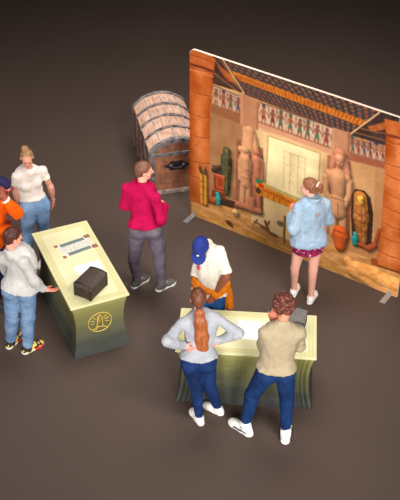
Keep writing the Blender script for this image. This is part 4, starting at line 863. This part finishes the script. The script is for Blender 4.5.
m = MB(); m.sphere(p.hp(0, -.012, .138), .008); m.build('cap_button', CB, cap, True)
m = MB(); m.sphere(p.hp(0, .098, .068), .013, (1.1, .6, .8)); m.build('cap_logo', plain('logo_white', (230, 226, 224)), cap, True)
m = MB(); m.sphere((0, 0, 0), .03, (1, .25, 1)); lg = m.build('chest_logo', plain('logo_red', (206, 60, 84)), p.o, True)
pt_ = p.tp('chest', .03, .148, .02); lg.location = pt_; lg.rotation_euler = Matrix([[p.T[0][i], p.T[1][i], p.T[2][i]] for i in range(3)]).to_euler()

# woman in denim jacket
p = Person(spec('F', (158, 8, 0), hand_l=((-.05, .5, .8), (.9, .2, 0), .5), hand_r=((-.9, .3, .1), (0, -1, 0), .4), brow=(110, 76, 56)), 's', 'woman in pale denim jacket and pink flowered skirt facing the printed backdrop', (228, 168, 146), female=True)
DJ = mat_fabric('bleached_denim', (164, 184, 200), (140, 164, 184), weave=500, pscale=9)
def jacket_extra(F, cuts): F.cone(p.pp(0, 0, -.12), p.tp('chest', 0, -.005, .04), .176, .16, .05, cuts, flat=(p.T[1], .74))
jk = p.top('denim_jacket', DJ, g=.03, hem=-.025, gs=.036, gw=.028, loose=.03, wr=.02, collar=.03, extra=jacket_extra)
F = p.F(h=.006); F.cone(p.tp('neck', 0, -.035, .0), p.tp('neck', 0, -.045, .04), .085, .09, .02, [(p.tp('neck', 0, 0, .045), p.T[2])]); F.cone(p.tp('neck', 0, -.03, .0), p.tp('neck', 0, -.03, .09), .066, .066, .003, sub=True); F.build('collar', DJ, jk)
F = p.F(); p.torso(F, .034, [(p.pp(0, 0, -.03), -p.Pl[2]), (p.pp(0, 0, .025), p.Pl[2])], .05, .04); F.cone(p.pp(0, 0, -.16), p.pp(0, 0, .05), .18, .178, .03, [(p.pp(0, 0, -.03), -p.Pl[2]), (p.pp(0, 0, .025), p.Pl[2])], flat=(p.Pl[1], .76)); F.build('hem_band', mat_fabric('denim_band', (136, 160, 180), (108, 134, 158)), jk)
m = MB(); m.tube([p.tp('chest', x, -.168, z) for x, z in ((-.03, .085), (0, .095), (.03, .1))], .004, 6); m.tube([p.tp('chest', x, -.17, z) for x, z in ((-.02, .07), (.02, .08))], .004, 6); m.build('back_print', plain('rosy_print', (196, 128, 130), var=.2), jk, True)
m = NT('flowered_cotton', .8); vo = m.n('ShaderNodeTexVoronoi'); vo.inputs['Scale'].default_value = 42; m.l(m.coord(), vo.inputs['Vector']); m.base(m.ramp(vo.outputs['Color'], [(0, (150, 26, 72)), (.42, (170, 44, 92)), (.6, (100, 22, 62)), (.78, (214, 150, 160)), (.86, (146, 30, 72))], 'CONSTANT'))
F = p.F(); cu = [(p.pp(0, 0, .08), p.Pl[2]), (p.pp(0, 0, -.17), -p.Pl[2])]; F.cone(p.pp(0, 0, .05), p.pp(0, -.0, -.22), .15, .192, .04, cu, flat=(p.Pl[1], .8)); p.hips(F, .02, cu); F.disp(.007, 14, (1, 1, .25), 5); F.build('skirt', m.m, p.o)
for sd in 'lr': p.shoe(sd, WHITE_SH, SOLE_W, ga=.004)
hb = mat_hair('light_brown_hair', (158, 98, 62), (92, 52, 34), (60, 60, 60)); hr = p.hair(hb, th=.012, back=-.05, hl=(.05, .07), disp=.004)
F = Field(J['head'] * 0 + p.J['head'] - .35, p.J['head'] + .3, .0045); F.cone(p.hp(0, -.1, .045), p.hp(0, -.135, .02), .026, .036, .01); F.cone(p.hp(0, -.135, .02), p.hp(0, -.15, -.05), .037, .02, .015); F.disp(.005, 40, (1, 1, .4), 3); F.build('ponytail', hb, hr)
c = p.hp(0, -.108, .04); n_ = nrm(np.array((0, -1, -.5)) @ p.H); u_ = nrm(np.cross(n_, (0, 0, 1))); w_ = np.cross(n_, u_)
m = MB(); m.tube([c + (u_ * math.cos(a) + w_ * math.sin(a)) * .034 for a in np.linspace(0, 6.283, 20, endpoint=False)], .009, 8, True); m.build('hair_tie', plain('tie_cream', (228, 206, 190)), hr, True)

# woman with long auburn ponytail
p = Person(spec('G', (96, 18, 0), hand_l=((.55, -.2, -.25), (0, 1, 0), .3), hand_r=((-.5, -.3, -.3), (0, 1, 0), .3)), 's', 'woman with long auburn ponytail and grey sweater standing hands on her back', (226, 160, 144), female=True)
p.top('sweater', mat_fabric('grey_knit', (172, 174, 178), (158, 160, 166), weave=350), g=.016, hem=.045, gs=.016, gw=.02, loose=.016, wr=.014, collar=.03)
jn = p.pants('jeans', JEAN_D, g=.012, gk=.013, ga=.01, waist=.08)
for sd in 'lr': p.shoe(sd, WHITE_SH, SOLE_W, L=1.04)
au = mat_hair('auburn_hair', (180, 100, 52), (104, 52, 26), (70, 70, 6)); au2 = mat_hair('auburn_crown', (124, 68, 40), (70, 38, 24), (50, 50, 50)); hr = p.hair(au2, th=.012, back=-.07, disp=.003)
F = Field(p.J['head'] - np.array((.3, .4, .85)), p.J['head'] + .2, .0055); t0 = p.hp(0, -.112, -.055)
ch = [t0, t0 + np.array((.005, -.045, -.05)), t0 + np.array((.014, -.07, -.17)), t0 + np.array((.024, -.085, -.33)), t0 + np.array((.026, -.1, -.47)), t0 + np.array((.016, -.1, -.58))]
rs_ = [.022, .048, .064, .07, .064, .042]
for i in range(5): F.cone(ch[i], ch[i + 1], rs_[i], rs_[i + 1], .03, flat=((0, 1, 0), .5))
for k in (-.03, .0, .03): F.cone(ch[4] + np.array((k, 0, 0)), ch[5] + np.array((k * 1.2, 0, -.05 - abs(k) * .3)), .024, .006, .02)
F.disp(.008, 42, (1, 1, .12), 2); F.build('ponytail', au, hr)
n_ = nrm(ch[1] - ch[0]); u_ = nrm(np.cross(n_, (0, 0, 1))); w_ = np.cross(n_, u_); m = MB(); m.tube([t0 + n_ * .008 + (u_ * math.cos(a) + w_ * math.sin(a)) * .026 for a in np.linspace(0, 6.283, 20, endpoint=False)], .008, 8, True); m.build('hair_tie', plain('tie_dark', (70, 54, 56)), hr, True)

# man with curly hair
p = Person(spec('H', (100, 22, 0), hand_l=((.05, -.15, 1), (.5, .8, 0), .6), hand_r=((-.95, -.2, .25), (.2, -.9, .1), .4)), 's', 'man with curly brown hair and beige sweater resting his chin on a hand', (222, 152, 124), build=1.04)
p.top('sweater', mat_fabric('beige_knit', (176, 160, 130), (162, 146, 117), weave=350), g=.018, hem=.04, gs=.015, sleeve=dict(l=1.3, r=1.9), gw=.02, loose=.024, wr=.015, collar=.03)
jn = p.pants('jeans', mat_fabric('blue_denim', (26, 58, 106), (14, 36, 74), weave=700), g=.016, gk=.02, ga=.02, ankle=.15)
SOCK = plain('sock_white', (240, 238, 234), var=.03)
for sd in 'lr':
    sh, Pp = p.shoe(sd, WHITE_SH, SOLE_W, L=1.08, high=.03); p.laces(sh, Pp, SOCK)
    F = Field(Pp(0, 0, 0) - np.array((.15, .15, .02)), Pp(0, 0, 0) + np.array((.15, .15, .3)), .005); F.cone(Pp(0, -.01, .09), p.J[sd + 'a'] * .75 + p.J[sd + 'k'] * .25, .043, .046, .01, [(Pp(0, 0, .185), (0, 0, 1)), (Pp(0, 0, .1), (0, 0, -1))]); F.build('sock', SOCK, p.o)
    for sx in (-1, 1):
        m = MB(); m.tube([Pp(sx * x, y, z) for x, y, z in ((.048, -.05, .055), (.052, -.01, .06), (.055, .03, .045), (.058, .07, .052), (.059, .1, .038))], .006, 6); m.build('side_stripe', BLACK, sh, True)
cm = NT('curly_hair', .5, 0, .3); n = cm.noise(cm.coord(), 42, 3, .6); cm.base(cm.ramp(n, [(.3, (52, 22, 18)), (.52, (100, 50, 38)), (.75, (160, 98, 76))])); cm.bump(n, .8, .012)
F = Field(p.J['head'] - .26, p.J['head'] + .28, .0045); cu = [(p.hp(0, .085, .06), nrm(np.array((0, .12, -.09)) @ p.H)), (p.hp(0, 0, -.105), -p.H[2])]
F.ell(p.hp(0, -.015, .035), (.098, .112, .105), p.H, .02, cu); rg = random.Random(4)
for i in range(230):
    z = rg.uniform(-.75, 1); a = rg.uniform(0, math.tau); r_ = math.sqrt(1 - z * z); c = np.array((.103 * r_ * math.cos(a), -.018 + .118 * r_ * math.sin(a), .035 + .112 * z))
    if (c - np.array((0, .085, .06))) @ np.array((0, .12, -.09)) > 0: continue
    F.ell(p.hp(*c), (rg.uniform(.013, .021),) * 3, None, .004)
F.build('hair', cm.m, p.o)

# ------------------------------------------------------------------ light, world, camera
w = bpy.data.worlds.new('studio'); SC.world = w; w.use_nodes = True; bgn = w.node_tree.nodes['Background']; bgn.inputs[0].default_value = (1.0, .97, .94, 1); bgn.inputs[1].default_value = .018
def area(name, loc, tgt, size, energy, col=(1, 1, 1), spread=180):
    d = bpy.data.lights.new(name, 'AREA'); d.shape = 'DISK'; d.size = size; d.energy = energy; d.color = col; d.spread = math.radians(spread)
    o = bpy.data.objects.new(name, d); COL.objects.link(o); o.location = loc; o.rotation_euler = (Vector(tgt) - Vector(loc)).to_track_quat('-Z', 'Y').to_euler(); return o
area('key_light', (3.2, 5.6, 8.2), (0, 10.4, 0), 2.2, 118, (1, .975, .96), 85)
area('overhead_softbox', (.2, 12.6, 7.6), (.2, 13.0, 0), 5.0, 200, (1, .965, .94), 92)
area('front_light', (-2.6, -.4, 3.3), (-.6, 10.5, 1.0), 3.0, 150, (1, .97, .96), 75)
area('front_light', (3.4, -.2, 3.3), (.8, 10.5, 1.0), 3.0, 150, (1, .97, .95), 75)
area('side_light', (-6, 9.5, 4.0), (-1, 10.5, .8), 2.5, 50, (1, .95, .93), 110)
SC.view_settings.view_transform = 'Standard'; SC.view_settings.look = 'None'; SC.view_settings.exposure = 0
cd = bpy.data.cameras.new('camera'); cam = bpy.data.objects.new('camera', cd); COL.objects.link(cam); SC.camera = cam
cd.sensor_fit = 'HORIZONTAL'; cd.sensor_width = 36; cd.lens = 1178.0 / 400 * 36; cd.clip_end = 200
fwd = Vector((0, math.cos(.667), -math.sin(.667))); up_ = Vector((0, math.sin(.667), math.cos(.667))); rt = Vector((1, 0, 0))
a = .008; rt2 = rt * math.cos(a) + up_ * math.sin(a); up2 = up_ * math.cos(a) - rt * math.sin(a)
cam.matrix_world = Matrix([[rt2[i], up2[i], -fwd[i], (0, 0, 9.197)[i]] for i in range(3)] + [[0, 0, 0, 1]])
